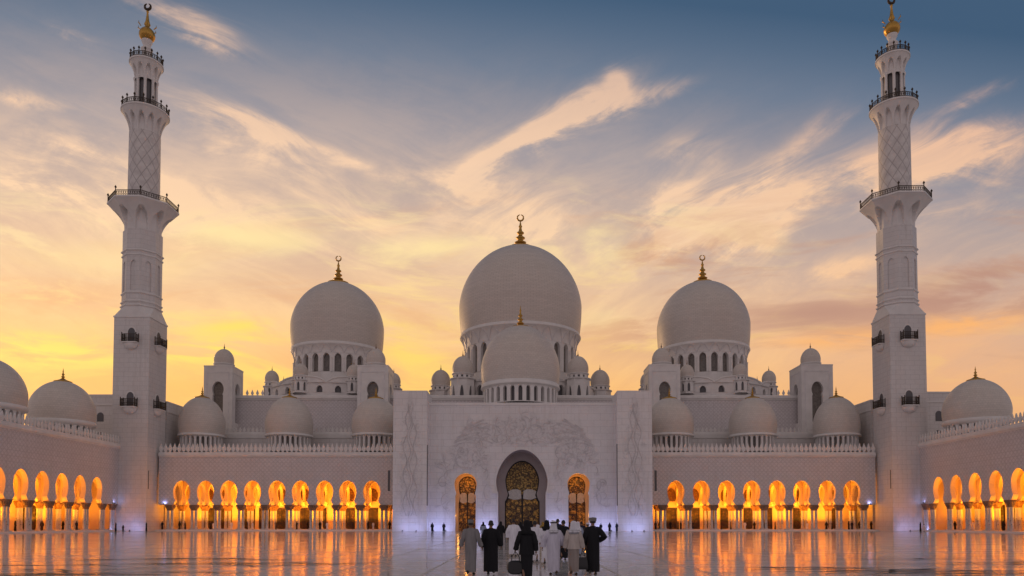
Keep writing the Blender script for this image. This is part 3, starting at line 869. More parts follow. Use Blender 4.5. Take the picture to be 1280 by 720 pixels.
def floodlight(x, y, label, energy=120, grp='blue floodlights washing the walls', h=.0):
    t = thing('floodlight', label, 'floodlight', (x, y, h), 0, grp)
    b = MB(); b.box(x-.16, x+.16, y-.10, y+.10, h, h+.05); b.box(x-.13, x-.11, y-.03, y+.03, h+.05, h+.22); b.box(x+.11, x+.13, y-.03, y+.03, h+.05, h+.22); obj('bracket', b, M['dark_metal'], t)
    q = MB(); q.tube([(x, y-.08, h+.16), (x, y+.02, h+.22)], [.09, .10], 10); hd = obj('head', q, M['dark_metal'], t)
    q = MB(); q.tube([(x, y+.022, h+.221), (x, y+.03, h+.226)], [.05, .05], 10); obj('lens', q, M['lamp_blue'], hd)
    lamp('flood', (x, y+.1, h+.3), energy*1.6, (.40,.46,1.0), .2, t, 'AREA', (radians(180-38), 0, 0), size=.6)
for px_, lb in ((505, 'blue floodlight at the left end of the left pylon base'), (522, 'blue floodlight near inner edge of the left pylon base')): floodlight(X(px_, 139, 650), 137.2, lb, 30)
for px_, lb in ((788, 'blue floodlight near inner edge of the right pylon base'), (803, 'blue floodlight at the right end of the right pylon base')): floodlight(X(px_, 139, 650), 137.2, lb, 30)
for px_, lb in ((543, 'blue floodlight beside the left pylon in the gate recess'), (558, 'blue floodlight left of the narrow left golden door'), (603, 'blue floodlight between left and central golden doors'),
                (612, 'blue floodlight close to left jamb of the central door'), (691, 'blue floodlight close to right jamb of the central door'), (700, 'blue floodlight between central and right golden doors'), (748, 'blue floodlight right of the narrow right golden door'), (763, 'blue floodlight beside the right pylon in the gate recess')):
    floodlight(X(px_, 141.4, 650), 139.9, lb, 32)

# ------------------------------------------------------------------ domes
def dome_prof(R, rb, zb, zw, zt, pt=.08, n=26):
    """shell profile from its foot (rb at zb) to the widest ring (R at zw) to the tip"""
    P = [(R-(R-rb)*(1-i/8)**2, zb+(zw-zb)*i/8) for i in range(8)]
    for i in range(n+1):
        ph = pi/2*i/n; P.append((R*((1-pt)*cos(ph)+pt*(1-sin(ph))), zw+(zt-zw)*sin(ph)))
    P[-1] = (0.02, zt)
    return P
def finial(parent, x, y, z0, h, crescent=True, cap=0.0, mat='gold', name='finial'):
    f = MB()
    if cap:   # gilded cap lying on the crown of the dome
        f.lathe([(cap,-cap*.16),(cap*1.08,-cap*.02),(cap*1.04,cap*.05),(cap*.75,cap*.14),(cap*.42,cap*.28),(h*.12,cap*.42)], 28, (x, y, z0))
    hb = h*(.80 if crescent else 1.0)
    prof = [(.085,0),(.10,.03),(.062,.10),(.055,.13),(.105,.17),(.11,.20),(.06,.25),(.045,.30),(.085,.345),(.085,.37),(.045,.42),(.035,.48),(.066,.52),(.066,.55),(.033,.60),(.022,.72),(.035,.76),(.018,.82),(.004,1.0)]
    f.lathe([(r*h*1.5, v*hb) for r, v in prof], 14, (x, y, z0))
    o = obj(name, f, M[mat], parent)
    if crescent:
        c = MB(); R = h*.085; zc = z0+hb+R*.7
        pts, rr = [], []
        for i in range(29):
            t = radians(90+8)+radians(344)*i/28
            pts.append((x+R*cos(t), y, zc+R*sin(t))); rr.append(R*.10+R*.20*sin(pi*i/28)**.7)
        c.tube(pts, rr, 8); obj('crescent', c, M[mat], o)
    return o
def ringwall(mb, x, y, r, z0, z1, n, wfrac, L01, thick, mat=0, rev=0, rot=0.0):
    """round wall of n arched bays; L01(arc half width) -> outline"""
    fm = lambda u, d, z: (x+(r-d)*cos(u/r), y+(r-d)*sin(u/r), z)
    p = 2*pi*r/n
    for i in range(n):
        c = p*i+rot*r
        L = L01(p*wfrac/2)
        us = (c-p/2, c+p/2)
        bay(mb, fm, us[0], us[1], z0, z1, c, L, 0, thick, mat, rev, False)
def lathe_part(name, prof, x, y, mat, parent, seg=48, smooth=True):
    m_ = MB(); m_.lathe(prof, seg, (x, y, 0), smooth=smooth, cap=False); return obj(name, m_, M[mat], parent)

def shell(parent, prof, x, y, seg=64, name='shell'):
    """dome shell; origin on its axis so the stone courses run round it"""
    m_ = MB(); z0 = prof[0][1]; m_.lathe([(r, z-z0) for r, z in prof], seg, (0, 0, 0), cap=False)
    b = base_of(parent)
    return obj(name, m_, M['dome'], parent, Vector((x, y, z0))-b)

def big_dome(name, label, ax, Z, R, rb, ytop, ywide, yfoot, ylip, rlip, rdrum, ydrum, nwin, win, fin, group, cap=15, crescent=True, winmat='grille', blind=True, wfrac=.6, seg=72):
    """all sizes read off the photograph in pixels at depth Z, turned into metres"""
    k = SC(yfoot, Z)*cos(atan2(abs(ax-PPX), FPX))
    x = X(ax, Z, yfoot); h = lambda p: H(p, Z)
    t = thing(name, label, 'dome', (x, Z, h(ydrum)), 0, group)
    shell(t, dome_prof(R*k, rb*k, h(yfoot), h(ywide), h(ytop)), x, Z, seg)
    # flared lip, then the drum with its ring of windows
    lathe_part('lip', [(rdrum*k, h(win[1])+.1), (rdrum*k+.06, h(win[1])+.35*(h(ylip)-h(win[1]))), (rdrum*k+.35*(rlip-rdrum)*k, h(win[1])+.72*(h(ylip)-h(win[1]))), (rlip*k*.985, h(ylip)-.14), (rlip*k, h(ylip)), (rlip*k, h(ylip)+.08), (rb*k+.10, h(yfoot)-.10), (rb*k-.1, h(yfoot)+.06)], x, Z, 'trim', t, seg)
    dr = MB()
    z0, z1 = h(ydrum), h(win[1])+.12
    ringwall(dr, x, Z, rdrum*k, z0, z1, nwin, wfrac, lambda w_: roundarch(h(win[0]), w_, h(win[1])-.1-w_*1.15, h(win[1])-.05), 1.1, 0, 0, -pi/2)
    d = obj('drum', dr, M['trim'], t)
    gl = MB(); gl.lathe([(rdrum*k-.9, z0), (rdrum*k-.9, z1)], 48, (x, Z, 0), cap=False); obj('window_glass', gl, M[winmat], d)
    if blind:   # pointed hood mouldings above the windows
        hb = MB(); n = nwin
        za, zb = h(win[1])+.15, h(ylip)-.12
        for i in range(n):
            c = 2*pi*(i+.0)/n - pi/2
            pts = []
            for j in range(11):
                v = -1+2*j/10; zz_ = za+(zb-za)*(1-abs(v)**1.8); a_ = c+v*pi/n*.98
                rr = rdrum*k+.04+(rlip*k-rdrum*k)*max(0, (zz_-za)/(zb-za+.3))**2.2
                pts.append((x+rr*cos(a_), Z+rr*sin(a_), zz_))
            hb.tube(pts, .11, 5)
        obj('arch_moulding', hb, M['carve_pale'], d)
        # slim colonnettes between windows
        for i in range(n):
            cb = MB(); c = 2*pi*(i+.5)/n-pi/2; r_ = rdrum*k+.05
            cb.lathe([(.22, h(win[0])), (.22, h(win[0])+.3), (.15, h(win[0])+.4), (.15, h(win[1])-1.6), (.26, h(win[1])-1.2)], 8, (x+r_*cos(c), Z+r_*sin(c), 0))
            obj('colonnette', cb, M['trim'], d)
    finial(t, x, Z, h(fin[0]), h(fin[1])-h(fin[0]), crescent, cap*k)
    return t, x, k

def cupola(x, y, z0, r, hd, label, drumh, group, nwin=10, spike=True, bodyh=0.0, bodyr=None, name='cupola'):
    """small dome: drum with square holes, shell, spike; optional taller body with arched openings below"""
    t = thing(name, label, 'cupola', (x, y, z0), 0, group)
    z = z0
    if bodyh:
        br = bodyr or r*1.06
        b = MB(); ringwall(b, x, y, br, z, z+bodyh, 8, .42, lambda w_: roundarch(z+bodyh*.18, w_, z+bodyh*.62, z+bodyh*.86), .35, 0, 0, -pi/2)
        bd = obj('body', b, M['trim'], t)
        g = MB(); g.lathe([(br-.33, z), (br-.33, z+bodyh)], 24, (x, y, 0), cap=False); obj('opening', g, M['window'], bd)
        lathe_part('cornice', [(br, z+bodyh-.1), (br+.22, z+bodyh), (br+.22, z+bodyh+.18), (r*.9, z+bodyh+.2)], x, y, 'trim', t, 28); z += bodyh+.16
    d = MB(); ringwall(d, x, y, r*.96, z, z+drumh, nwin, .42, lambda w_: [(z+drumh*.22, w_), (z+drumh*.70, w_), (z+drumh*.72, 0)], .3, 0, 0, -pi/2)
    dd = obj('drum', d, M['trim'], t)
    g = MB(); g.lathe([(r*.96-.28, z), (r*.96-.28, z+drumh)], 24, (x, y, 0), cap=False); obj('opening', g, M['window'], dd)
    lathe_part('lip', [(r*.95, z+drumh-.05), (r*1.05, z+drumh+.05), (r*1.05, z+drumh+.2), (r*.96, z+drumh+.26)], x, y, 'trim', t, 28); z += drumh+.2
    shell(t, dome_prof(r, r*.95, z, z+hd*.30, z+hd, .05, 14), x, y, 32)
    if spike:
        f = MB(); f.lathe([(r*.10, -.1),(r*.06,.12),(r*.09,.3),(r*.035,.5),(.02,r*.38+.5)], 8, (x, y, z+hd)); obj('finial', f, M['bronze'], t)
    return t
# ------------------------------------------------------------------ prayer hall behind the gate
ZU, ZT2 = 172.0, 163.0
def prayer_hall():
    t = thing('prayer_hall', 'great pale prayer hall with stepped walls behind the arcades and gate', 'mosque', (0, 200, 0))
    fm2 = lambda u, d, z: (u, ZT2+d, z); fmu = lambda u, d, z: (u, ZU+d, z)
    a, b = X(203, ZT2, 540), X(1096, ZT2, 540); z2 = H(541.5, ZT2)
    m_ = MB(); m_.box(a, b, ZT2, ZU+60, 0, z2-.02); obj('lower_wall', m_, M['marble'], t)
    c = MB(); band(c, fm2, a, b, [(.004, z2-1.3), (.2, z2-1.1), (.24, z2-.3), (.12, z2+.3), (-.3, z2+.3), (-.3, z2-.2)]); obj('lower_cornice', c, M['trim'], t)
    n = int((b-a)/.95)
    # cresting along the lower wall, one piece: only its tips clear the domes
    cr = MB()
    for i in range(n):
        x = a+(b-a)*(i+.5)/n
        cr.prism([(x-w_*.85, z2+.28+z_*.66) for z_, w_ in MERLON]+[(x+w_*.85, z2+.28+z_*.66) for z_, w_ in reversed(MERLON[:-1])], fm2, -.02, .16)
    k = obj('lower_cresting', cr, M['trim'], t); k['kind'] = 'stuff'
    ua, ub = X(288, ZU, 510), X(1006, ZU, 510); zu = H(494.5, ZU)
    m_ = MB(); m_.box(ua, ub, ZU, ZU+62, z2-.5, zu-.02); obj('upper_wall', m_, M['lattice'], t)
    c = MB(); band(c, fmu, ua, ub, [(.004, H(500.5, ZU)), (.2, H(500, ZU)), (.3, H(498.5, ZU)), (.5, H(498, ZU)), (.5, H(495.5, ZU)), (.2, zu+.05), (-.5, zu+.05), (-.5, zu-.4)]); obj('upper_cornice', c, M['trim'], t)
    for p0, p1 in ((306, 338), (963, 989)):
        xa, xb = X(p0, ZU, 495), X(p1, ZU, 495); n = int((xb-xa)/1.05)
        merlons(t, [(xa+(xb-xa)*(i+.5)/n, ZU-.1, zu+.05) for i in range(n)], False, .80)
    # taller terrace ends beside the minarets
    for p0, p1, py in ((195, 243, 536), (1058, 1102, 537)):
        x0, x1 = X(p0, 178, 540), X(p1, 178, 540); zt = H(py, 178)
        m_ = MB(); m_.box(x0, x1, 178, 200, 0, zt); w_ = obj('terrace_wall', m_, M['marble'], t)
        n = int((x1-x0)/1.0); merlons(t, [(x0+(x1-x0)*(i+.5)/n, 178.1, zt-.02) for i in range(n)], False, .85)
    return t
prayer_hall()

# square roof towers, each with an arched window and a small dome
def tower(label, px0, px1, ytop, pcup, group, Z=168.0, arch=(266.5, 281.5, 477, 527), rc=12.2, ycup=(432, 456)):
    x0, x1 = X(px0, Z, 490), X(px1, Z, 490); wd = x1-x0; zt = H(ytop, Z); z0 = 17.0
    t = thing('roof_tower', label, 'tower', ((x0+x1)/2, Z+wd/2, z0), 0, group)
    k = SC(490, Z)
    L0 = H(arch[3], Z); cx = (x0+x1)/2
    hw = 7.3*k; zc_ = H(arch[2]+9, Z)
    K = [(L0, 6.6*k)] + keyhole(zc_-1.6, 6.6*k, zc_-1.2, 5.9*k, zc_, 7.3*k, H(arch[2]-.3, Z), 10, .10)
    m_ = MB()
    for face in range(4):
        if face == 0: fm = lambda u, d, z: (cx+u, Z+d, z)
        elif face == 1: fm = lambda u, d, z: (x1-d, Z+wd/2+u, z)
        elif face == 2: fm = lambda u, d, z: (cx-u, Z+wd-d, z)
        else: fm = lambda u, d, z: (x0+d, Z+wd/2-u, z)
        bay(m_, fm, -wd/2, wd/2, z0, zt, 0, K, 0, .8, 0, 0, False)
        # sunk panel frame
        fr = zt-1.7
        for a, b_, c, d_ in ((-wd*.40, wd*.40, fr, fr+.22), (-wd*.40, -wd*.37, L0-1, fr), (wd*.37, wd*.40, L0-1, fr)):
            m_.box(a, b_, -.07, -.002, c, d_, 1, fm)
    m_.box(x0+.02, x1-.02, Z+.02, Z+wd-.02, zt-.3, zt-.005)
    b = obj('body', m_, [M['trim'], M['carve_pale']], t)
    g = MB(); g.box(x0+.82, x1-.82, Z+.82, Z+wd-.82, z0, zt-.4); obj('window_screen', g, M['grille'], b)
    cm = MB(); cm.box(x0-.06, x1+.06, Z-.06, Z+wd+.06, zt-.24, zt+.04); obj('cornice', cm, M['trim'], t)
    r = rc*k; xcup = cx; y = Z+wd/2
    hb, ht = H(ycup[1], Z), H(ycup[0], Z)
    lathe_part('neck', [(r*.98, zt), (r*.98, zt+.75), (r*1.06, zt+.8), (r*1.06, zt+1.0), (r*.97, zt+1.05)], xcup, y, 'trim', t, 32)
    s_ = shell(t, dome_prof(r, r*.96, zt+1.0, zt+1.0+r*.45, zt+1.0+r*1.62, .07, 16), xcup, y, 32)
    f = MB(); f.lathe([(.2,-.1),(.12,.15),(.2,.4),(.08,.65),(.02,1.35)], 8, (xcup, y, zt+1.0+r*1.62)); obj('finial', f, M['bronze'], t)
grp_t = 'square towers rising from the prayer hall roof'
tower('square white tower with keyhole window behind leftmost front dome', 254.5, 290, 457, 280, grp_t)
tower('square white tower overlapping right edge of the left great dome', 446.5, 485, 456.5, 470, grp_t)
tower('square white tower overlapping left edge of the right great dome', 811.5, 850.5, 455.5, 825, grp_t)
tower('square white tower with keyhole window behind rightmost front dome', 1002, 1041.5, 455.5, 1014, grp_t)

# the three great domes
GD = 'great domes over the prayer hall'
cd = big_dome('great_dome', 'largest white dome, tallest and central, topped by a gold crescent', 650.5, 195.0, 76.3, 73.8, 310.0, 385, 421, 425, 75.4, 69.5, 484, 28, (475, 441), (310.5, 266), GD, 14.5, seg=96)
ld = big_dome('great_dome', 'great white dome between left minaret and central dome', 422, 190.0, 58.6, 56.8, 354, 410, 439, 442.5, 58.0, 54.0, 488, 24, (475, 453), (354.5, 318), GD, 13)
rd = big_dome('great_dome', 'great white dome between central dome and right minaret', 879, 190.0, 58.6, 56.8, 353, 409, 438, 441.5, 58.0, 54.0, 488, 24, (475, 452), (353.5, 317), GD, 12)
fd = big_dome('gate_dome', 'pale dome standing on the entrance gate in front of the largest dome', 650.5, 160.0, 49.2, 47.9, 408, 462, 482, 487, 49.4, 45.6, 509, 30, (508, 489.5), (409.5, 382), None, 11, False, 'window', False, .52)

def podium(dm, label, r, ztop, zbot, nwin, wtop, wbot, lobes, wm='window'):
    t, x, k = dm; y = t.location.y
    p = MB(); ringwall(p, x, y, r, zbot, ztop, nwin, .34, lambda w_: roundarch(wbot, w_, wtop-w_*1.2, wtop), .8, 0, 0, -pi/2)
    o = obj('podium', p, M['trim'], t)
    g = MB(); g.lathe([(r-.75, zbot), (r-.75, ztop)], 48, (x, y, 0), cap=False); obj('window_glass', g, M[wm], o)
    lathe_part('podium_roof', [(r, ztop-.1), (r+.2, ztop), (r+.2, ztop+.3), (r-.1, ztop+.34), (r*.5, ztop+.95)], x, y, 'trim', t, 64)
    if lobes:
        lb = MB()
        for i in range(lobes):
            c = 2*pi*i/lobes-pi/2+lobes_off
            pts = []
            for j in range(11):
                v = -1+2*j/10; a_ = c+v*pi/lobes*.96
                pts.append((x+(r+.1)*cos(a_), y+(r+.1)*sin(a_), ztop+.3+1.3*sqrt(max(0, 1-v*v))))
            lb.tube(pts, .22, 6)
            # fill between moulding and roof
            for j in range(10):
                p0, p1 = pts[j], pts[j+1]
                lb.quad((p0[0], p0[1], ztop), (p1[0], p1[1], ztop), p1, p0)
                lb.quad(p0, p1, (x+(p1[0]-x)*.82, y+(p1[1]-y)*.82, p1[2]), (x+(p0[0]-x)*.82, y+(p0[1]-y)*.82, p0[2]))
        obj('scalloped_parapet', lb, M['trim'], t)
ZB_ = H(494.3, ZU)
for dm, ang0, side_ in ((ld, -17, 'left'), (rd, 17, 'right')):
    t, x, k = dm; y = t.location.y
    sg = -1 if side_ == 'left' else 1
    r = 16.6; lobes_off = radians(ang0)
    podium(dm, '', 17.0, H(478, 173), ZB_-.6, 24, H(481.5, 173), H(490, 173), 8)
    names = {0: 'small cupola on front rim of the %s great dome, nearest the viewer', 1: 'small cupola on outer front rim of the %s great dome', 2: 'small cupola peeping out at outer rear of the %s great dome', 7: 'small cupola on inner rim of the %s great dome beside square tower', 6: 'small cupola at far inner rim of the %s great dome behind square tower'}
    for i in (0, 1, 2, 6, 7):
        a_ = radians(ang0)+sg*radians(45)*i
        cx_, cy_ = x+r*sin(a_), y-r*cos(a_)
        cupola(cx_, cy_, H(492, 174), 1.75, 3.1, names[i] % side_, .9, 'cupolas round the great domes', 12, True, H(476.5, 174)-H(492, 174), 2.0)
podium(cd, '', 20.2, H(474.5, 176), 25.2, 24, H(479.5, 176), 25.6+3.0, 0)
lobes_off = 0
for sg, sd_ in ((-1, 'left'), (1, 'right')):
    t, x, k = cd; y = t.location.y
    for ang, nm, rr, hh in ((40, 'white cupola at inner %s shoulder of the largest dome, higher of the pair', 22.3, 0), (87, 'white cupola at outer %s shoulder of the largest dome, lower of the pair', 21.6, 0)):
        a_ = sg*radians(ang)
        cx_, cy_ = x+rr*sin(a_), y-rr*cos(a_)
        r_ = 2.62
        ztopc = H(445.5, 178)
        z0 = 25.0; hd = r_*1.72
        dh = 1.1; bh = ztopc-hd-dh-z0-.36
        cupola(cx_, cy_, z0, r_, hd, nm % sd_, dh, 'cupolas round the largest dome', 12, True, bh, 3.05)

# six domes over the front arcades
WD = 'domes lined up over the front arcades'
fl_ = ['leftmost of the row', 'second from left minaret', 'third, beside the left pylon', 'first right of the gate', 'second right of the gate', 'rightmost of the row']
for i, (ax, yt) in enumerate(((252, 496.5), (361.5, 496.5), (469.7, 497.5), (837.0, 497.5), (941, 497), (1046, 496.5))):
    lab = ['mid sized dome in front of the outer left roof tower', 'mid sized dome above middle of the left front arcade', 'mid sized dome tucked against the left carved pylon',
           'mid sized dome tucked against the right carved pylon', 'mid sized dome above middle of the right front arcade', 'mid sized dome in front of the outer right roof tower'][i]
    big_dome('arcade_dome', lab, ax, 157.0, 30.4, 29.3, yt-.3, 530, 543.5, 546, 30.6, 27.2, 566, 26, (565, 547.3), (yt+.8, yt-13.5), WD, 9, False, 'grille', False, .58, 48)
for i, (x, yy, lab, xs) in enumerate(((-88.2, 138.0, 'mid sized dome behind left side arcade cresting, fully in view', 1), (-88.2, 118.3, 'mid sized dome cut by the left picture edge above side arcade', 1), (86.9, 136.4, 'mid sized dome behind right side arcade cresting, near right minaret', 1), (86.9, 104.0, 'mid sized dome on the right side arcade nearest the viewer', 1))):
    t = thing('arcade_dome', lab, 'dome', (x, yy, 17.2), 0, 'domes over the side arcades')
    R = 5.75; zb = 21.1
    shell(t, dome_prof(R, R*.97, zb, zb+1.9, zb+7.9, .07), x, yy, 48)
    lathe_part('lip', [(R*.90, zb-1.0), (R*1.0, zb-.7), (R*1.02, zb-.2), (R*.98, zb+.05)], x, yy, 'trim', t, 48)
    d = MB(); ringwall(d, x, yy, R*.91, 17.2, zb-.6, 26, .55, lambda w_: roundarch(17.9, w_, 19.6, 20.2), .6, 0, 0, 0); dd = obj('drum', d, M['trim'], t)
    g = MB(); g.lathe([(R*.91-.5, 17.2), (R*.91-.5, zb-.6)], 40, (x, yy, 0), cap=False); obj('window_glass', g, M['window'], dd)
    finial(t, x, yy, zb+7.75, 2.7, False, 1.5)

# service blocks behind the minarets
def block(label, x0, x1, y0, y1, zt, wins, group):
    t = thing('corner_block', label, 'building', ((x0+x1)/2, y0, 0), 0, group)
    m_ = MB(); m_.box(x0, x1, y0, y1, 0, zt); w_ = obj('wall', m_, M['marble'], t)
    c = MB(); c.box(x0-.15, x1+.15, y0-.15, y1+.15, zt-2.1, zt-1.8); c.box(x0-.1, x1+.1, y0-.1, y1+.1, zt-.02, zt+.25); obj('cornice', c, M['trim'], t)
    for x, za, zb in wins:
        fm = lambda u, d, z: (u, y0+d, z)
        q = MB(); slab(q, fm, x, roundarch(za, .72, zb-.7, zb), -.04, .0); f = obj('window', q, M['window'], t)
    return t
BY = 153.5
block('pale block with small arched windows just left of the left minaret', X(111, BY, 510), X(150, BY, 510), BY, BY+14, H(494.5, BY), [(X(125.5, BY, 522), H(527, BY), H(515.5, BY)), (X(124.5, BY, 545), H(548, BY), H(540, BY))], 'blocks behind the minarets')
block('pale block with small arched windows just right of the right minaret', X(1150, BY, 510), X(1188, BY, 510), BY, BY+14, H(491, BY), [(X(1173.5, BY, 522), H(526.5, BY), H(513.5, BY)), (X(1173, BY, 545), H(546, BY), H(537.5, BY))], 'blocks behind the minarets')
block('narrow pale block squeezed between left minaret and front arcade dome', X(186, BY, 510), X(208.7, BY, 510), BY, BY+9, H(503, BY), [], 'slivers of wall behind minarets')
block('narrow pale block squeezed between right minaret and front arcade dome', X(1088.5, BY, 510), X(1112, BY, 510), BY, BY+9, H(501, BY), [], 'slivers of wall behind minarets')
block('pale block peeping out between the two left side arcade domes', X(33, 146, 515), X(60, 146, 515), 146, 152, H(503.5, 146), [], None)
# ------------------------------------------------------------------ minarets
def ngon(n, r, z, rot=0.0, c=(0, 0)):
    return [(c[0]+r*cos(2*pi*i/n+rot), c[1]+r*sin(2*pi*i/n+rot), z) for i in range(n)]
def minaret(label):
    """built round its own axis with the shaft's front face at y = -3.63; heights in metres"""
    Zr = 148.6
    h = lambda py: H(py, Zr)
    k = SC(300, Zr)*.893
    t = thing('minaret', label, 'minaret', (0, 0, 0), 0, 'tall minarets flanking the courtyard')
    S = 3.62
    zsq = h(401)
    m_ = MB(); m_.box(-S, S, -S, S, 0, zsq); sq = obj('square_shaft', m_, M['marble'], t)
    m_ = MB(); m_.box(-S-.07, S+.07, -S-.07, S+.07, -.02, 1.7); obj('plinth', m_, M['marble'], sq)
    # cornice and sloping shoulders from square to octagon
    m_ = MB(); m_.box(-S-.12, S+.12, -S-.12, S+.12, zsq-.3, zsq+.02); obj('cornice', m_, M['trim'], sq)
    oc = 3.45/cos(pi/8); zo = h(388)
    oct_ = ngon(8, oc, zo, pi/8)
    # square corners paired with octagon vertices
    sqv = [(S,S*.414),(S*.414,S),(-S*.414,S),(-S,S*.414),(-S,-S*.414),(-S*.414,-S),(S*.414,-S),(S,-S*.414)]
    cor = [(S,S),(-S,S),(-S,-S),(S,-S)]
    m_ = MB(); zb = zsq+.02
    V = [(x, y, zb) for x, y in cor]+oct_
    # octagon vertex order starts at +22.5 deg
    for q in range(4):
        c = q; a, b = 4+(2*q) % 8, 4+(2*q+1) % 8
        m_.add([V[c], V[a], V[b]], [(0, 2, 1)])
        nx = (q+1) % 4; a2 = 4+(2*q+2) % 8
        m_.add([V[c], V[nx], V[a2], V[b]], [(0, 1, 2, 3)])
    obj('shoulder', m_, M['trim'], t)
    # octagonal stage with blind arches
    z0, z1 = zo, h(293)
    R = oc; ap = R*cos(pi/8); side = 2*R*sin(pi/8)
    m_ = MB()
    for i in range(8):
        a_ = 2*pi*i/8
        fm = lambda u, d, z, a_=a_: ((ap-d)*cos(a_)-u*sin(a_), (ap-d)*sin(a_)+u*cos(a_), z)
        bay(m_, fm, -side/2, side/2, z0, z1, 0, roundarch(h(369), side*.22, h(338), h(332)), 0, .22, 0, 0, False)
        fill(m_, fm, 0, roundarch(h(369), side*.22, h(338), h(332)), .22, 0)
    oo = obj('octagonal_shaft', m_, M['marble'], t)
    for zc_, pr in ((h(387), .30), (h(382), .24), (h(371.5), .2), (h(325), .2), (h(319.5), .30)):
        m_ = MB(); m_.loft([ngon(8, R+.0, zc_-.25, pi/8), ngon(8, R+pr, zc_-.1, pi/8), ngon(8, R+pr, zc_+.1, pi/8), ngon(8, R+.0, zc_+.25, pi/8)], False, False, 0, False)
        obj('moulding', m_, M['trim'], oo)
    # a gallery: flaring corbel with niches, deck, railing with lanterns
    def gallery(zlo, zhi, r0, r1, sides, nn, label=None, zr=1.35, squareish=True):
        rings = []; N = 24*nn; T = 26
        for j in range(T+1):
            v = j/T; ring = []
            for i in range(N):
                a_ = 2*pi*i/N; q = (i % 24)/24; s_ = abs(q-.5)*2      # 0 in the niche middle, 1 at the rib
                if sides: 
                    th = ((a_ + pi/8) % (pi/4)) - pi/8; pf = cos(pi/8)/cos(th)
                else: pf = 1.0
                rib = r0+(r1-r0)*v**2.0
                ah = .80*sqrt(max(0, 1-(s_/.80)**2)) if s_ < .80 else 0     # niche arch height here
                lag = 0.0
                if v < ah and v > .04: lag = (1-(v/.85)**3)*.0+1
                rr = rib - lag*(rib-r0)*.80
                rr = max(rr, r0*.97) - (.22 if lag else 0)
                ring.append((rr*pf*cos(a_), rr*pf*sin(a_), zlo+(zhi-zlo)*v))
            rings.append(ring)
        m_ = MB(); m_.loft(rings, False, False, 0, False)
        g = obj('gallery', m_, M['trim'], t)
        pr = [(r1, zhi), (r1+.16, zhi+.06), (r1+.16, zhi+.36), (r1+.05, zhi+.42), (.5, zhi+.42)]
        m_ = MB()
        if sides: m_.loft([ngon(8, r, z, pi/8) for r, z in pr], False, True, 0, False)
        else: m_.loft([ngon(48, r, z) for r, z in pr], False, True, 0, False)
        obj('deck', m_, M['trim'], g)
        rl = MB(); n = 8 if sides else 16; rr = r1-.05; zf = zhi+.42
        vs_ = ngon(n, rr, 0, pi/8 if sides else 0)
        for i in range(n):
            p, q = Vector(vs_[i]), Vector(vs_[(i+1) % n])
            for zz_, w_ in ((.18, .05), (.62, .04), (1.05, .07)):
                rl.tube([(p.x, p.y, zf+zz_), (q.x, q.y, zf+zz_)], w_, 5)
            nb = max(3, int((q-p).length/.42))
            for b_ in range(nb):
                c = p.lerp(q, (b_+.5)/nb); rl.tube([(c.x, c.y, zf), (c.x, c.y, zf+1.05)], .045, 4)
                c2 = p.lerp(q, (b_+1)/nb); c0 = p.lerp(q, b_/nb)
                rl.tube([(c0.x, c0.y, zf+.2), (c2.x, c2.y, zf+1.0)], .028, 4); rl.tube([(c0.x, c0.y, zf+1.0), (c2.x, c2.y, zf+.2)], .028, 4)
            rl.tube([(p.x, p.y, zf), (p.x, p.y, zf+1.45)], .10, 6)
            rl.lathe([(.04,0),(.2,.10),(.22,.28),(.12,.42),(.02,.62)], 8, (p.x, p.y, zf+1.42))
        obj('railing', rl, M['dark_metal'], g)
        return g
    gallery(h(295), h(262.5), R*.99, 41.5*k/cos(pi/8)*.985, True, 8)
    # round shaft with diamond ribs
    z0, z1 = h(262.5)+.3, h(170)
    m_ = MB(); m_.lathe([(20.4*k, 0), (20.0*k, z1-z0)], 40, (0, 0, 0), cap=False); obj('round_shaft', m_, M['shaft'], t, (0, 0, z0))
    gallery(h(172), h(144.5), 19.6*k, 30*k, False, 12)
    # open lantern stage with slender columns
    z0, z1 = h(144.5)+.35, h(101)
    m_ = MB(); m_.lathe([(10.5*k, z0), (10.5*k, z1)], 24); core = obj('lantern_core', m_, M['window'], t)
    for i in range(8):
        a_ = 2*pi*(i+.5)/8; m_ = MB()
        m_.lathe([(.42, z0), (.42, z0+.5), (.30, z0+.7), (.28, z1-.8), (.44, z1-.3), (.44, z1+.1)], 10, (13.2*k*cos(a_), 13.2*k*sin(a_), 0)); obj('lantern_column', m_, M['trim'], t)
    gallery(h(104), h(83), 14.6*k, 21.0*k, False, 10)
    # neck, golden ball, spire, crescent
    zn = h(83)+.4
    hh = lambda py: h(py)
    m_ = MB(); m_.lathe([(8.2*k, zn), (8.2*k, zn+.5), (6.0*k, zn+1.0), (5.6*k, hh(66)), (7.6*k, hh(63)), (7.9*k, hh(62)), (5.2*k, hh(59.5)), (4.8*k, hh(57)), (7.0*k, hh(53)), (7.0*k, hh(51))], 24); obj('neck', m_, M['trim'], t)
    m_ = MB(); zb, zt = hh(53), hh(34)
    prof = []
    for i in range(20):
        v = i/19; r = 10.6*k*(sin(pi*min(1, v*.86+.10))**.75); prof.append((r, zb+(zt-zb)*v))
    prof += [(4.2*k, hh(31)), (2.6*k, hh(27)), (1.8*k, hh(22)), (1.1*k, hh(16)), (1.9*k, hh(15)), (1.1*k, hh(13.6))]
    m_.lathe(prof, 28)
    for i in range(6):
        a_ = 2*pi*i/6; r_ = 9.2*k; m_.tube([(r_*cos(a_), r_*sin(a_), hh(37)), ((r_+.55)*cos(a_), (r_+.55)*sin(a_), hh(34.5)), ((r_+.5)*cos(a_), (r_+.5)*sin(a_), hh(32))], [.09,.12,.05], 6)
    fi = obj('finial', m_, M['gold'], t)
    c = MB(); Rr = 4.2*k; zc_ = hh(8.2); pts, rr = [], []
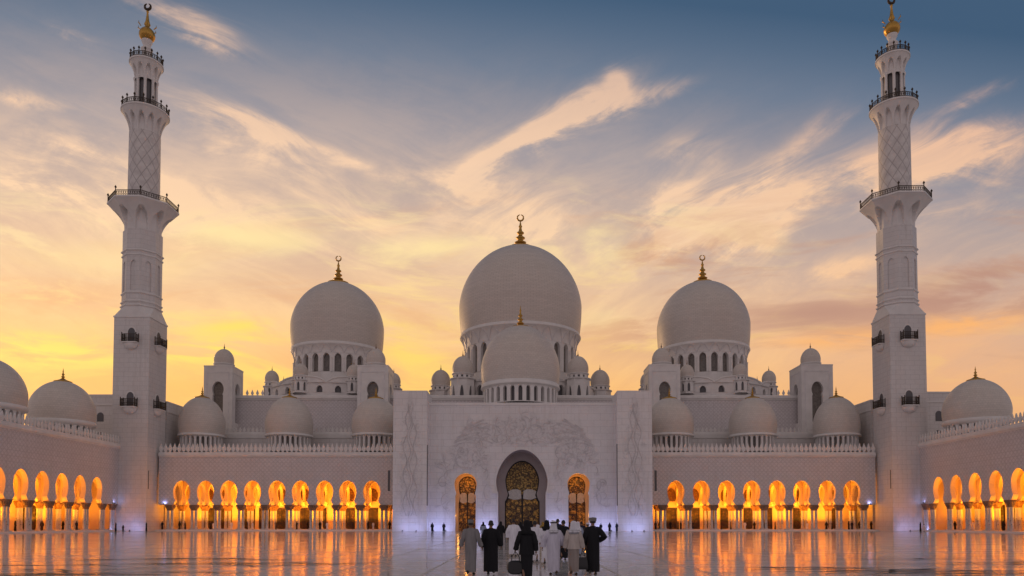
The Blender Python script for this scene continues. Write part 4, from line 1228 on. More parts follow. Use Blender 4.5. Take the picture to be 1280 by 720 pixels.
    for i in range(25):
        a_ = radians(90+14)+radians(332)*i/24; pts.append((Rr*cos(a_), 0, zc_+Rr*sin(a_))); rr.append(.06+.22*sin(pi*i/24)**.7)
    c.tube(pts, rr, 8); obj('crescent', c, M['dark_metal'], fi)
    # window balconies on front, left and right faces at two heights
    for yb in (434, 512.5):
        zb = h(yb)
        for f in range(3):
            a_ = (-pi/2, 0, pi)[f]
            fm = lambda u, d, z, a_=a_: ((S-d)*cos(a_)-u*sin(a_), (S-d)*sin(a_)+u*cos(a_), z)
            m_ = MB()
            rings = []
            for j in range(7):
                v = j/6; r_ = .15+1.25*sqrt(1-(1-v)**2); rings.append([fm(r_*1.05*cos(pi*i/10), -max(.0, r_*.75*sin(pi*i/10))-.0, zb-1.45+1.34*v) for i in range(11)])
            m_.loft(rings, True, True, 0, True)
            m_.box(-1.5, 1.5, -1.15, -.0, zb-.12, zb+.08, 0, fm)
            b = obj('balcony', m_, M['trim'], t)
            d_ = MB(); slab(d_, fm, 0, roundarch(zb+.09, .72, zb+2.3, zb+3.1), -.05, -.002); obj('door', d_, M['window'], b)
            d_ = MB(); o_ = outline(roundarch(zb+.09, .72, zb+2.3, zb+3.1)); o2 = outline(roundarch(zb+.09, .95, zb+2.35, zb+3.4))
            for i in range(len(o_)-1):
                d_.quad(fm(o_[i][0],-.09,o_[i][1]), fm(o_[i+1][0],-.09,o_[i+1][1]), fm(o2[i+1][0],-.09,o2[i+1][1]), fm(o2[i][0],-.09,o2[i][1]))
                d_.quad(fm(o2[i][0],-.09,o2[i][1]), fm(o2[i+1][0],-.09,o2[i+1][1]), fm(o2[i+1][0],0,o2[i+1][1]), fm(o2[i][0],0,o2[i][1]))
            obj('frame', d_, M['trim'], b)
            r = MB()
            P = [(-1.42, -.02), (-1.42, -1.08), (1.42, -1.08), (1.42, -.02)]
            for (ua, da), (ub, db) in zip(P[:-1], P[1:]):
                for zz_ in (.2, .65, 1.5): r.tube([fm(ua, da, zb+.08+zz_), fm(ub, db, zb+.08+zz_)], .06, 5)
                n = int(max(abs(ub-ua), abs(db-da))/.24)
                for i in range(n+1):
                    v = i/n; r.tube([fm(ua+(ub-ua)*v, da+(db-da)*v, zb+.08), fm(ua+(ub-ua)*v, da+(db-da)*v, zb+1.58)], .05, 4)
            for u, d in P: r.tube([fm(u, d, zb+.05), fm(u, d, zb+1.95)], .10, 5)
            obj('railing', r, M['dark_metal'], b)
    # slit windows near the foot
    for f in range(3):
        a_ = (-pi/2, 0, pi)[f]
        u0 = (1.7, -1.9, 1.9)[f] if f else 2.0
        fm = lambda u, d, z, a_=a_: ((S-d)*cos(a_)-u*sin(a_), (S-d)*sin(a_)+u*cos(a_), z)
        if f == 0: continue
        q = MB(); q.box(-3.05 if f == 1 else 2.75, -2.75 if f == 1 else 3.05, -.03, .0, h(612), h(589.5), 0, fm); obj('slit_window', q, M['window'], t)
    return t
mn = minaret('white minaret standing on the left, behind it the brightest yellow sky')
mn.location = ((X(140.3, 145, 500)+X(185.3, 145, 500))/2, 145+3.62, 0)
mr = copy_tree(mn)
mr['label'] = 'white minaret standing on the right against deep blue sky'
mr.location = ((X(1113.3, 143.2, 500)+X(1159.3, 143.2, 500))/2, 143.2+3.62, 0)
for s_, mm, nm in ((-1, mn, 'left'), (1, mr, 'right')):
    x0, y0 = mm.location.x, mm.location.y-3.62
    floodlight(x0-1.6, y0-2.4, 'blue floodlight at outer front foot of the %s minaret' % nm if s_ < 0 else 'blue floodlight at inner front foot of the right minaret', 22)
    floodlight(x0+1.7, y0-2.4, 'blue floodlight at inner front foot of the %s minaret' % nm if s_ < 0 else 'blue floodlight at outer front foot of the right minaret', 26)
# lamps on the ledges where the arcades meet the minarets
for x, y, nm in ((MLX+3.6+1.35, ZW-.35, 'left front arcade beside the left minaret'), (MRX-3.6-1.35, ZW-.35, 'right front arcade beside the right minaret'), (-81+.35, 143.3, 'left side arcade beside the left minaret'), (79.7-.35, 141.5, 'right side arcade beside the right minaret')):
    floodlight(x, y, 'bluish lamp on capital of '+nm, 5, 'bluish lamps on end capitals', 5.46)
# ------------------------------------------------------------------ people
def cloth(name, col, var=.12):
    m, n, p = new_mat(name)
    tc = n.node('ShaderNodeTexCoord').outputs['Object']
    x, y, z = n.xyz(tc)
    nz = n.noise(n.vec(n.mul(x, 9), n.mul(y, 9), n.mul(z, 1.6)), 1.0, 4, .6)
    a = tuple(c*(1-var) for c in col)+(1,); b = tuple(min(1, c*(1+var)) for c in col)+(1,)
    n.put(p.inputs['Base Color'], n.ramp(nz, [(.35, a), (.65, b)], 'LINEAR'))
    p.inputs['Roughness'].default_value = .85; p.inputs['Specular IOR Level'].default_value = .25
    n.put(p.inputs['Normal'], n.bump(nz, .35, .02))
    return m
C = {
 'grey': cloth('grey cotton', (.235, .225, .23)), 'black': cloth('black cloth', (.014, .014, .017)), 'white': cloth('white cotton', (.74, .73, .80)),
 'lavender': cloth('pale lavender cotton', (.60, .58, .68)), 'beige': cloth('beige cotton', (.50, .44, .41)), 'taupe': cloth('taupe cotton', (.30, .255, .235)),
 'navy': cloth('dark navy cloth', (.022, .026, .045)), 'bluegrey': cloth('blue grey cotton', (.30, .34, .46)), 'ochre': cloth('ochre yellow cotton', (.34, .22, .06)),
 'brown': cloth('dark brown cloth', (.06, .04, .03)), 'shoe': simple('dark leather shoe', (.02, .018, .016), .45), 'sandal': simple('brown sandal', (.08, .05, .03), .6),
 'hair': simple('black hair', (.012, .010, .009), .5), 'greyhair': simple('grey hair', (.20, .19, .185), .7), 'bag': simple('black leather bag', (.012, .012, .014), .4, bump=.3, vscale=9),
}
def skin_mat():
    m, n, p = new_mat('skin'); tc = n.node('ShaderNodeTexCoord').outputs['Object']
    n.put(p.inputs['Base Color'], n.ramp(n.noise(tc, 12, 3), [(.3, (.22, .115, .07, 1)), (.7, (.28, .15, .095, 1))], 'LINEAR'))
    p.inputs['Roughness'].default_value = .55; p.inputs['Subsurface Weight'].default_value = .05
    return m
C['skin'] = skin_mat(); C['eye'] = simple('eye', (.02, .015, .012), .2)

def bake_skin(chains, name, mats, sub=1, extra=None):
    """chains: lists of (point, rx, ry); a chain starting with an int index hangs on that vertex of the first chains"""
    vs, es, rr, roots = [], [], [], []
    for ch in chains:
        start = None
        if isinstance(ch[0], int): start = ch[0]; ch = ch[1:]
        prev = start
        if start is None: roots.append(len(vs))
        for p, rx, ry in ch:
            vs.append(p); rr.append((rx, ry)); i = len(vs)-1
            if prev is not None: es.append((prev, i))
            prev = i
    me = bpy.data.meshes.new(name+'_sk'); me.from_pydata(vs, es, [])
    o = bpy.data.objects.new(name+'_sk', me); COL.objects.link(o)
    md = o.modifiers.new('skin', 'SKIN'); md.use_smooth_shade = True
    sv = me.skin_vertices[0].data
    for i, r in enumerate(rr): sv[i].radius = r
    for i in roots: sv[i].use_root = True
    s = o.modifiers.new('sub', 'SUBSURF'); s.levels = sub; s.render_levels = sub
    dg = bpy.context.evaluated_depsgraph_get(); dg.update()
    res = bpy.data.meshes.new_from_object(o.evaluated_get(dg))
    bpy.data.objects.remove(o); bpy.data.meshes.remove(me)
    res.name = name; res.materials.clear()
    for m_ in mats: res.materials.append(m_)
    return res

def body_mesh(pose):
    """standing or walking figure facing +y, 1.75 tall; returns mesh and joints"""
    st = pose.get('step', .16); lead = pose.get('lead', 1)
    V = Vector
    sh, el, wr = {}, {}, {}
    for s in (-1, 1):
        sh[s] = V((s*.185, 0, 1.425))
        el[s] = V(pose.get('el%+d' % s, (s*.255, -.03, 1.15)))
        wr[s] = V(pose.get('wr%+d' % s, (s*.275, .05, .905)))
    an, kn = {}, {}
    for s in (-1, 1):
        f = st*(1 if s == lead else -1)
        an[s] = V((s*.085, f, .085 + (.05 if s != lead and st > .08 else 0))); kn[s] = V((s*.095, f*.5+.05, .50))
    ch = []
    core = [(V((0,0,.95)),.155,.115),(V((0,0,1.15)),.14,.105),(V((0,.0,1.33)),.165,.11),(V((0,-.005,1.45)),.09,.075),(V((0,.005,1.53)),.055,.055),(V((0,.015,1.60)),.068,.078),(V((0,.02,1.67)),.078,.095),(V((0,.01,1.735)),.05,.06)]
    ch.append(core)
    for s in (-1, 1):
        ch.append([2, (sh[s], .062,.062), (sh[s].lerp(el[s],.5), .052,.052), (el[s], .042,.042), (el[s].lerp(wr[s],.5), .038,.038), (wr[s], .026,.022)])
    for s in (-1, 1):
        hp = V((s*.09,0,.90))
        ch.append([0, (hp,.09,.09), (hp.lerp(kn[s],.5),.075,.075), (kn[s],.055,.055), (kn[s].lerp(an[s],.5),.05,.05), (an[s],.034,.034)])
    # hands: palm and five fingers, curled a little
    for s in (-1, 1):
        d = (wr[s]-el[s]).normalized(); grip = pose.get('grip%+d' % s, .35)
        fw = V((0,1,0)) - d*d.y; fw.normalize()          # towards the thumb
        sd_ = V((-s,0,0)); sd_ = (sd_ - d*sd_.dot(d)); sd_ -= fw*sd_.dot(fw); sd_.normalize()   # palm faces the thigh
        w_ = wr[s]; pm = w_+d*.075
        ch.append([(w_+d*.005,.022,.018),(w_+d*.04,.034,.018),(pm,.036,.016)])
        for k, (off, L) in enumerate(((.027,.070),(.009,.078),(-.009,.073),(-.026,.056))):
            b = pm+fw*off+d*.008; c1 = b+(d*cos(grip*.6)+sd_*sin(grip*.6))*L*.42; c2 = c1+(d*cos(grip*1.8)+sd_*sin(grip*1.8))*L*.33; c3 = c2+(d*cos(grip*2.8)+sd_*sin(grip*2.8))*L*.25
            ch.append([(pm+fw*off*.8-d*.02,.009,.009),(b,.0095,.0095),(c1,.0088,.0088),(c2,.008,.008),(c3,.0065,.0065)])
        tb = w_+d*.03+fw*.022
        ch.append([(tb-fw*.012,.011,.011),(tb+fw*.022+d*.022,.0105,.0105),(tb+fw*.034+d*.05+sd_*.008,.009,.009),(tb+fw*.033+d*.072+sd_*.016,.007,.007)])
    # feet
    for s in (-1, 1):
        a = an[s]; rz = 0 if s == lead or st <= .08 else .35
        ch.append([(a+V((0,-.045,-.045)),.032,.028),(a+V((0,.04,-.045)),.036,.03),(a+V((s*.008,.12,-.058-rz*.06)),.040,.022),(a+V((s*.01,.175,-.064-rz*.12)),.030,.015)])
    # face: nose, brow, chin, ears
    ch.append([(V((0,.085,1.655)),.012,.012),(V((0,.112,1.632)),.015,.013),(V((0,.106,1.618)),.013,.010)])
    ch.append([(V((-.03,.085,1.665)),.010,.008),(V((0,.092,1.667)),.010,.008),(V((.03,.085,1.665)),.010,.008)])
    ch.append([(V((-.018,.090,1.592)),.006,.005),(V((.018,.090,1.592)),.006,.005)])
    ch.append([(V((0,.060,1.568)),.026,.022),(V((0,.078,1.566)),.018,.016)])
    for s in (-1, 1):
        ch.append([(V((s*.076,.0,1.66)),.008,.018),(V((s*.088,-.004,1.645)),.007,.018),(V((s*.080,.0,1.62)),.006,.012)])
    me = bake_skin(ch, 'person', [C['skin'], C['eye']], 1)
    # eyes set into the face
    bm = bmesh.new(); bm.from_mesh(me)
    for s in (-1, 1):
        r = bmesh.ops.create_uvsphere(bm, u_segments=8, v_segments=6, radius=.0105, matrix=Matrix.Translation((s*.032,.088,1.648)))
        for f in {f for v in r['verts'] for f in v.link_faces}: f.material_index = 1; f.smooth = True
    bm.to_mesh(me); bm.free()
    return me, sh, el, wr, an

def ering(cx, cy, a, b, z, n=28, fold=0.0, k=9, ph=0.0, sq=0.0):
    P = []
    for i in range(n):
        t = 2*pi*i/n
        f = 1+fold*(sin(k*t+ph)*.6+sin((k*2-3)*t+ph*1.7)*.4)
        P.append((cx+a*f*cos(t), cy+b*f*sin(t), z))
    return P
def smooth_path(P, n=4):
    out = []
    for i in range(len(P)-1):
        for j in range(n): out.append(P[i].lerp(P[i+1], j/n))
    return out+[P[-1]]
def robe_mesh(sh, el, wr, hem=.12, hemw=(.20,.17), wst=.19, shw=.205, top='robe', seed=0, sleeve=.075, lean=0.0, fwd=.0):
    r = random.Random(seed); mb = MB(); ph = r.uniform(0, 6); k = r.choice((8, 9, 10))
    Z = [z for z in (1.515, 1.50, 1.475, 1.45, 1.41, 1.34, 1.22, 1.08, .95, .80, .60, .40, .22) if z > hem+.04]+[hem+.02, hem]
    rings = []
    for z in Z:
        if z > 1.41:
            t = (1.515-z)/(1.515-1.41); a = .066+(shw-.066)*t**.75; b = .064+(.122-.064)*t**.8; fo = 0
        elif z > 1.08:
            t = (1.41-z)/(.33); a = shw+(wst-shw)*t; b = .122+.012*sin(pi*t); fo = .012*t
        else:
            t = (1.08-z)/(1.08-hem); a = wst+(hemw[0]-wst)*t; b = .135+(hemw[1]-.135)*t; fo = .015+.055*t
        rings.append(ering(lean*(1.2-z), fwd*(1.2-z), a, b, z, 36, fo, k, ph+z*.5))
    mb.loft(rings, False, False)
    inner = [(p[0]*.97, p[1]*.97, p[2]+.002) for p in rings[-1]]
    mb.loft([rings[-1], inner, [(p[0]*.88, p[1]*.88, p[2]+.25) for p in rings[-1]]], False, True)
    for s in (-1, 1):
        p0 = Vector((s*.10, 0, 1.40)); P = smooth_path([p0, sh[s]-Vector((s*.012, 0, .005)), el[s], el[s].lerp(wr[s], .97)], 5)
        n = len(P); R = [(.085 if i < 5 else .085+(sleeve-.085)*((i-5)/(n-6))) * (1+.05*sin(i*1.9+s)) for i in range(n)]
        R[0] = .05; R[1] = .07
        mb.tube(P, R, 14)
        e = P[-1]; d = (P[-1]-P[-3]).normalized()
    return mb
def cap_mb(rx, ry, z0, z1, cy=.012, flat=False):
    mb = MB(); R = []
    for i in range(9):
        t = i/8
        if flat: f, z = (1.0 if t < .75 else cos((t-.75)/.25*pi/2*.9)), z0+(z1-z0)*min(1, t/.75)+(0 if t < .75 else .012*sin((t-.75)/.25*pi/2))
        else: f, z = cos(t*pi/2*.97), z0+(z1-z0)*sin(t*pi/2)
        R.append(ering(0, cy, rx*f, ry*f, z, 20))
    mb.loft(R, True, True); return mb
def hair_mb(long=False):
    """scalp of short hair: high over the face, down to the nape behind"""
    mb = MB(); R = []
    for i in range(10):
        t = i/9; z = 1.605+(1.772-1.605)*sin(t*pi/2); f = cos(t*pi/2*.97)**.62; ring = []
        for j in range(24):
            th = 2*pi*j/24; fr = max(0, sin(th))
            zz = max(z, 1.605+ (1.705-1.605)*fr**.6)
            tt = (zz-1.605)/(1.775-1.605); ff = min(f, cos(math.asin(min(1, tt))*.97)**.62)
            ring.append((.089*ff*cos(th)*(1+.02*sin(5*th+i)), .012+.107*ff*sin(th), zz))
        R.append(ring)
    mb.loft(R, True, True); return mb
def scarf_mb(length=1.30, spread=.17, seed=0, hood=False):
    """headcloth: over the crown, open at the face, falling over the shoulders behind"""
    r = random.Random(seed); ph = r.uniform(0, 6); mb = MB(); R = []
    prof = [(.012,1.80),(.06,1.79),(.092,1.755),(.104,1.70),(.108,1.64),(.112,1.58),(.122,1.53),(.140,1.485),(.172,1.44),(spread+.012,1.37),(spread+.02,length+.04),(spread+.015,length)]
    for w_, z in prof:
        ring = []
        for j in range(28):
            th = 2*pi*j/28; front = max(0, sin(th))
            fo = 1+(.05*sin(7*th+ph) if z < 1.6 else .01*sin(9*th))
            rx = w_*fo; ry = (w_*1.05 if z > 1.5 else w_*.78+.02)*fo
            x, y, zz = rx*cos(th), .012+ry*sin(th), z
            if 1.55 < z < 1.74: y = min(y, .055)              # face opening
            if z <= 1.5 and front > .3: zz = max(zz, 1.47-.04*front); y = min(y, .125)
            ring.append((x, y, zz))
        R.append(ring)
    mb.loft(R, True, False)
    mb.loft([[(p[0]*.96, p[1]*.96, p[2]-.004) for p in r_] for r_ in R], True, False)
    return mb
def shoe_mb(a, s, lead, open_=False):
    mb = MB(); lift = 0 if lead else .03
    z0 = a.z-.085+ (0 if lead else -.0)
    sec = [(-.085,.030,.050),(-.06,.040,.075),(0,.042,.07),(.06,.046,.055),(.13,.049,.045),(.19,.040,.035),(.215,.02,.02)]
    R = []
    for yy, w_, h_ in sec:
        zb = z0+(0 if lead else (.0+max(0, .03-.2*(yy+.085))))
        ring = []
        for j in range(12):
            t = 2*pi*j/12; ring.append((a.x+s*.008+w_*cos(t), a.y+yy, max(zb+.001, zb+h_*.45+h_*.62*sin(t))))
        R.append(ring)
    mb.loft(R); return mb

def person(label, x, y, hgt=1.72, rot=0.0, pose=None, robe='grey', head='hair', headcol=None, under=None, group=None, seed=0, hem=.10, hemw=(.19,.16), wst=.19, shw=.205, sleeve=.075, short_top=None, scarf_len=1.30, shoe='shoe', lean=0.0, fwd=0.0):
    pose = pose or {}
    t = thing('person', label, 'person', (x, y, 0), rot, group)
    me, sh, el, wr, an = body_mesh(pose)
    b = bpy.data.objects.new('body', me); COL.objects.link(b); b.parent = t
    def part(nm, mb, mt):
        o = obj(nm, mb, C[mt], t, (0, 0, 0)); return o
    if short_top:      # loose top over a lower garment
        lo = robe_mesh(sh, el, wr, hem, hemw, wst*.95, shw*.9, seed=seed, sleeve=.03, lean=lean, fwd=fwd)
        # keep only the skirt of the lower garment
        keep = [f for f in range(len(lo.f)) if max(lo.v[i][2] for i in lo.f[f]) < 1.16 and max(abs(lo.v[i][0]) for i in lo.f[f]) < .235]
        lo.f = [lo.f[i] for i in keep]; lo.m = [lo.m[i] for i in keep]; lo.s = [lo.s[i] for i in keep]
        part('skirt', lo, under)
        up = robe_mesh(sh, el, wr, short_top, (wst*1.10, .155), wst, shw, seed=seed+5, sleeve=sleeve, lean=lean, fwd=fwd); 
        part('shirt', up, robe)
    else:
        part('robe', robe_mesh(sh, el, wr, hem, hemw, wst, shw, seed=seed, sleeve=sleeve, lean=lean, fwd=fwd), robe)
    if head == 'hair': part('hair', hair_mb(), headcol or 'hair')
    elif head == 'cap': part('hair', hair_mb(), 'hair'); part('cap', cap_mb(.094, .108, 1.68, 1.775, flat=True), headcol or 'white')
    elif head == 'turban':
        part('hair', hair_mb(), 'hair'); q = cap_mb(.108, .122, 1.685, 1.79)
        for i in range(4): q.tube([( .104*cos(2*pi*j/16), .012+.118*sin(2*pi*j/16), 1.695+.018*i+.015*sin(2*pi*j/16+i)) for j in range(17)], .020, 6)
        part('turban', q, headcol or 'greyhair')
    elif head == 'scarf': part('headscarf', scarf_mb(scarf_len, .19, seed), headcol or 'white')
    elif head == 'ghutra':
        part('headscarf', scarf_mb(scarf_len, .18, seed), headcol or 'white')
        q = MB()
        for dz in (0, .022): q.tube([(.104*cos(2*pi*j/20), .012+.109*sin(2*pi*j/20), 1.715+dz) for j in range(21)], .011, 6)
        part('headband', q, 'black')
    lead = pose.get('lead', 1); st = pose.get('step', .16)
    for s in (-1, 1): part('shoe', shoe_mb(an[s], s, s == lead or st <= .08), shoe)
    f = hgt/1.75; t.scale = (f, f, f)
    return t, wr, f
import bmesh
def at(px, feet):      # ground point under a photo column and the row of the feet
    r = (PPY-feet)/FPX; lo, hi = 5.0, 400.0
    for _ in range(50):
        m_ = (lo+hi)/2
        if H(feet, m_) < 0: hi = m_
        else: lo = m_
    return X(px, m_, feet), m_
def put(px, feet, label, **kw):
    x, y = at(px, feet); return person(label, x, y, **kw)

VG = 'visitors walking toward the golden doors'
arm_in = lambda s: (s*.25, -.02, 1.15)
put(588.3, 718.5, 'person in long grey robe with greying hair, leftmost of the front walkers', hgt=1.70, robe='grey', head='cap', headcol='greyhair', pose={'lead': 1, 'step': .10, 'wr-1': (-.33,.02,.93), 'wr+1': (.34,.07,.92)}, hem=.09, hemw=(.165,.15), wst=.195, group=VG, seed=1)
put(613.6, 717.5, 'person in full black robe with dark hair beside the grey robed walker', hgt=1.69, robe='black', head='hair', pose={'lead': -1, 'step': .09, 'wr+1': (.33,.06,.93), 'el+1': (.275,-.02,1.16)}, hem=.08, hemw=(.235,.19), wst=.235, shw=.225, group=VG, seed=2, sleeve=.09)
put(642, 695.5, 'person in white robe with dark hair, next ahead of the full black robe', hgt=1.80, robe='white', head='hair', pose={'lead': 1, 'step': .07, 'el-1': (-.29,-.02,1.17), 'el+1': (.29,-.02,1.17), 'wr+1': (.25,.08,.97)}, hem=.12, hemw=(.22,.18), wst=.215, shw=.225, group=VG, seed=3, sleeve=.10)
d_t, d_wr, d_f = put(658.5, 727, 'person in black clothes and hood carrying a round black bag at left side', hgt=1.66, robe='black', under='black', head='scarf', headcol='black', short_top=.78, pose={'lead': 1, 'step': .14, 'el-1': (-.27,-.04,1.17), 'wr-1': (-.33,.05,.93), 'wr+1': (.27,.02,.90), 'grip-1': 1.0}, hem=.16, hemw=(.15,.15), wst=.20, shw=.20, scarf_len=1.42, group=VG, seed=4)
put(692, 718.5, 'person in pale lavender robe with white headcloth, stout and mid stride', hgt=1.66, robe='lavender', head='ghutra', headcol='white', pose={'lead': -1, 'step': .11, 'el-1': (-.31,-.03,1.17), 'wr-1': (-.36,.04,.93), 'el+1': (.30,.0,1.18), 'wr+1': (.30,.12,1.0)}, hem=.11, hemw=(.19,.20), wst=.235, shw=.235, scarf_len=1.44, group=VG, seed=5, sleeve=.095, shoe='sandal')
f_t, f_wr, f_f = put(717.2, 718.8, 'person in beige shirt over taupe skirt with white headcloth', hgt=1.65, robe='beige', under='taupe', head='scarf', headcol='white', short_top=.86, pose={'lead': 1, 'step': .12, 'wr+1': (.30,.02,.90), 'grip+1': 1.0}, hem=.12, hemw=(.17,.15), wst=.205, shw=.215, scarf_len=1.46, group=VG, seed=6, sleeve=.085, shoe='sandal')
put(741.2, 718.2, 'person in black robe and grey turban with right elbow bent outward', hgt=1.77, robe='black', head='turban', headcol='greyhair', pose={'lead': 1, 'step': .10, 'el+1': (.37,-.06,1.17), 'wr+1': (.20,.12,1.06), 'wr-1': (-.29,.08,.94)}, hem=.09, hemw=(.20,.17), wst=.205, shw=.225, group=VG, seed=7, sleeve=.085)
put(668.5, 703, 'person in white robe half hidden behind the hooded bag carrier', hgt=1.70, robe='white', head='hair', hem=.1, group=VG, seed=8, pose={'lead': -1})
put(683.5, 706, 'person in white robe with black headscarf half hidden by lavender robed walker', hgt=1.70, robe='white', head='scarf', headcol='black', hem=.1, group=VG, seed=9, wst=.21, hemw=(.21,.18), scarf_len=1.5)
put(704.3, 699.5, 'person in black robe with dark hair between white headcloths', hgt=1.74, robe='black', head='hair', hem=.08, group=VG, seed=10, wst=.22, shw=.24, hemw=(.2,.17))
put(697.2, 690, 'tall person in black with dark hair rising behind the lavender robed walker', hgt=1.84, robe='navy', head='hair', hem=.08, group=VG, seed=11)
put(625.8, 681, 'person in dark robe with black headscarf between black and white robed walkers', hgt=1.72, robe='black', head='scarf', headcol='black', hem=.08, group=VG, seed=12)
put(604, 673.5, 'person in blue grey robe with black headscarf seen between grey and black robed walkers', hgt=1.72, robe='bluegrey', head='scarf', headcol='black', hem=.08, group=VG, seed=13, scarf_len=1.46)
put(636, 672, 'person in brown robe far ahead, left of the central door', hgt=1.70, robe='brown', head='hair', hem=.08, group=VG, seed=14)
put(650.3, 675, 'person in black robe and black headscarf right behind the white robed walker', hgt=1.74, robe='black', head='scarf', headcol='black', hem=.08, group=VG, seed=15, wst=.23)
put(656.5, 671.5, 'person in pale robe with dark hair ahead of the hooded bag carrier', hgt=1.74, robe='lavender', head='hair', hem=.08, group=VG, seed=16)
put(663.7, 677, 'person in dark navy robe with black headscarf beside central door', hgt=1.78, robe='navy', head='scarf', headcol='black', hem=.08, group=VG, seed=17)
put(671.5, 673, 'person in white robe with dark hair before right half of central door', hgt=1.72, robe='white', head='hair', hem=.08, group=VG, seed=18)
put(678.6, 679.5, 'person in ochre yellow robe and headscarf near right jamb of central door', hgt=1.68, robe='ochre', head='scarf', headcol='ochre', hem=.08, group=VG, seed=19)
put(722.5, 694, 'person in pale robe with white headcloth behind the beige shirted walker', hgt=1.66, robe='bluegrey', head='scarf', headcol='white', hem=.08, group=VG, seed=20)
put(727, 686, 'person in navy robe with dark hair just before the right narrow door', hgt=1.72, robe='navy', head='hair', hem=.08, group=VG, seed=21)
put(734.8, 690, 'person in brown robe with white cap peeping out left of the turbaned walker', hgt=1.62, robe='brown', head='cap', headcol='white', hem=.08, group=VG, seed=22)

# the two bags
def handbag():
    wx = d_t.location.x+d_wr[-1].x*d_f; wy = d_t.location.y+d_wr[-1].y*d_f; wz = (d_wr[-1].z-.10)*d_f
    t = thing('handbag', 'round black bag hanging from the hand of the hooded walker', 'bag', (wx, wy, 0))
    mb = MB(); R = []
    zc = wz-.40
    for i in range(9):
        v = i/8; y = -.09+.18*v; f = .80+.20*sin(pi*v)**.6
        R.append([(wx+.235*f*(abs(cos(a_))**.7)*(1 if cos(a_) > 0 else -1), wy+y, zc+(.20*f*(abs(sin(a_))**.7)*(1 if sin(a_) > 0 else -1))) for a_ in [2*pi*j/28 for j in range(28)]])
    mb.loft(R); obj('body', mb, C['bag'], t)
    for dy in (-.05, .05):
        h = MB(); h.tube([(wx-.12, wy+dy, zc+.17), (wx-.10, wy+dy*.8, zc+.30), (wx-.03, wy+dy*.3, wz+.01), (wx+.03, wy+dy*.3, wz+.01), (wx+.10, wy+dy*.8, zc+.30), (wx+.12, wy+dy, zc+.17)], .011, 6); obj('handle', h, C['bag'], t)
handbag()
def shopbag():
    wx = f_t.location.x+f_wr[1].x*f_f; wy = f_t.location.y+f_wr[1].y*f_f; wz = (f_wr[1].z-.10)*f_f
    t = thing('carrier_bag', 'narrow dark carrier bag at the right side of beige shirted walker', 'bag', (wx, wy, 0))
    mb = MB(); z1 = wz-.20; z0 = z1-.38
    mb.loft([rr_ for rr_ in [[(wx+p[0], wy+p[1], z) for p in rrect(a_, b_, .03, 0)] for z, a_, b_ in ((z0,.15,.07),(z0+.03,.165,.08),(z0+.2,.155,.07),(z1,.125,.03))]]); obj('body', mb, C['bag'], t)
    for dy in (-.025, .025):
        h = MB(); h.tube([(wx-.08, wy+dy, z1-.01), (wx-.02, wy, wz+.005), (wx+.02, wy, wz+.005), (wx+.08, wy+dy, z1-.01)], .008, 6); obj('handle', h, C['bag'], t)
shopbag()

# far visitors: a few figures copied with their parts
FG = 'distant visitors near the walls and arcades'
base = []
for i, (rb, hd, hc) in enumerate((('black', 'scarf', 'black'), ('white', 'hair', None), ('navy', 'hair', None), ('brown', 'scarf', 'brown'))):
    base.append((rb, hd, hc))
protos = {}
IDX = None
def far(px, y, label, kind, rot=0.0, hgt=1.7, z=0.0, xw=None):
    x = X(px, y, 655) if xw is None else xw
    if kind not in protos:
        rb, hd, hc = base[kind]
        t, _, f = person(label, x, y, hgt=hgt, rot=rot, robe=rb, head=hd, headcol=hc, hem=.08, group=FG, seed=40+kind, wst=.22, hemw=(.22,.18), pose={'step': .04})
        t.location.z = z; protos[kind] = t; return t
    t = copy_tree(protos[kind]); t['label'] = label; t.location = (x, y, z); t.rotation_euler = (0, 0, rot); f = hgt/1.75; t.scale = (f, f, f)
    return t
far(540.3, 138.0, 'dark robed person standing before left pylon edge of the gate', 0, .3)
far(554.8, 137.5, 'dark clothed person with bare head left of the narrow left door', 2, -.2)
far(751, 138.0, 'slim dark figure standing right of the narrow right door', 2, .1, 1.6)
far(762, 136.0, 'dark robed person in headscarf nearer the right pylon', 0, -.4)
far(771, 137.5, 'dark clothed person at inner edge of right pylon', 2, .5, 1.72)
far(144.8, 141.0, 'dark figure at the outer foot of the left minaret', 0, 2.2)
far(183, 142.5, 'lone dark figure at the inner foot of the left minaret', 0, -1.0)
far(154, 141.5, 'short dark figure in front of the blue lit left minaret base', 3, 1.2, 1.25)
far(1150.5, 139.0, 'dark robed person at the outer foot of the right minaret', 0, -2.0, 1.75)
far(1155, 139.6, 'white robed person at the outer foot of the right minaret', 1, -1.5, 1.45)
arch_n = ['first', 'second', 'third', 'fourth', 'fifth', 'sixth', 'seventh', 'eighth', 'ninth']
rr = random.Random(8)
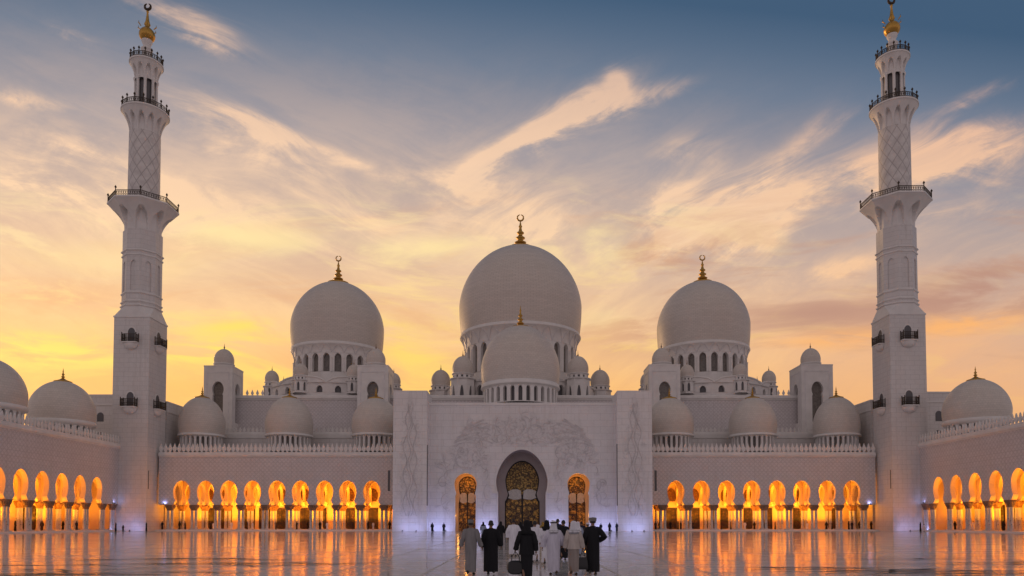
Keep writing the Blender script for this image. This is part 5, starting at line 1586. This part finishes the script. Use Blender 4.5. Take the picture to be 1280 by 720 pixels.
for px_, kd, hh_, ai in ((203, 2, 1.72, 0), (224.5, 0, 1.7, 1), (231.5, 2, 1.66, 1), (263, 2, 1.7, 2), (267, 1, 1.5, 2), (289.5, 1, 1.68, 3), (309, 0, 1.6, 4), (316, 1, 1.6, 4), (345, 3, 1.65, 5), (371, 0, 1.7, 6), (385, 0, 1.6, 6), (400, 0, 1.7, 7), (409, 1, 1.62, 7), (441, 3, 1.66, 8), (460, 0, 1.74, 9), (466.5, 1, 1.62, 9), (487, 0, 1.7, 9)):
    nm = {0:'dark',1:'pale',2:'navy',3:'brown'}[kd]
    d = rr.uniform(1.3, 4.6)
    where = ('under arch %d from the left minaret, left arcade' % ai) if 0 < ai < 10 and px_ < 480 else ('by the left minaret end of the left arcade' if ai == 0 else 'at gate end of the left arcade')
    far(px_, ZW+d, '%s robed visitor %s, %s side' % (nm, where, 'left' if px_ < (LX[max(0, ai-1)] if ai else 0) else 'right'), kd, rr.uniform(-3, 3), hh_, ZF)
for px_, kd, hh_, ai in ((819.5, 2, 1.7, 0), (824.5, 0, 1.68, 0), (838, 0, 1.72, 1), (847.5, 0, 1.74, 1), (851, 2, 1.7, 1), (866, 2, 1.66, 2), (902, 3, 1.7, 3), (913.5, 3, 1.6, 3), (931, 1, 1.66, 4), (943, 0, 1.62, 4), (969, 3, 1.6, 5), (1009, 1, 1.55, 6), (1033, 0, 1.66, 7), (1040, 2, 1.6, 7), (1061, 0, 1.72, 8), (1065, 2, 1.7, 8), (1074.5, 0, 1.68, 8), (1089, 0, 1.72, 9), (1098, 2, 1.68, 9)):
    nm = {0:'dark',1:'pale',2:'navy',3:'brown'}[kd]
    d = rr.uniform(1.3, 4.6)
    where = ('under arch %d from the gate, right arcade' % ai) if 0 < ai < 9 else ('at gate end of the right arcade' if ai == 0 else 'by right minaret end of the right arcade')
    far(px_, ZW+d, '%s robed visitor %s, %s side' % (nm, where, 'left' if px_ < (RX[min(7, max(0, ai-1))] if ai else 822) else 'right'), kd, rr.uniform(-3, 3), hh_, ZF)
for sg, xs, rows in ((-1, 81.0, ((118.5, 2.0, 0, 'first'), (114, 2.5, 0, 'nearest'), (126, 2.6, 3, 'second'), (131.2, 2.2, 0, 'third'), (136.5, 3.0, 2, 'fourth'))), (1, 79.7, ((140.5, 1.0, 0, 'endmost'), (137, 3.0, 0, 'first'), (131.5, 3.0, 1, 'second'), (126.5, 2.2, 0, 'third'), (121.2, 1.6, 0, 'fourth')))):
    for y_, d, kd, o_ in rows:
        far(0, y_, '%s robed visitor in the %s side arcade, %s lit bay from the %s' % ({0:'dark',1:'pale',2:'navy',3:'brown'}[kd], 'left' if sg < 0 else 'right', o_, 'picture edge' if sg < 0 else 'minaret'), kd, rr.uniform(-3, 3), 1.7, ZF, sg*(xs+d))
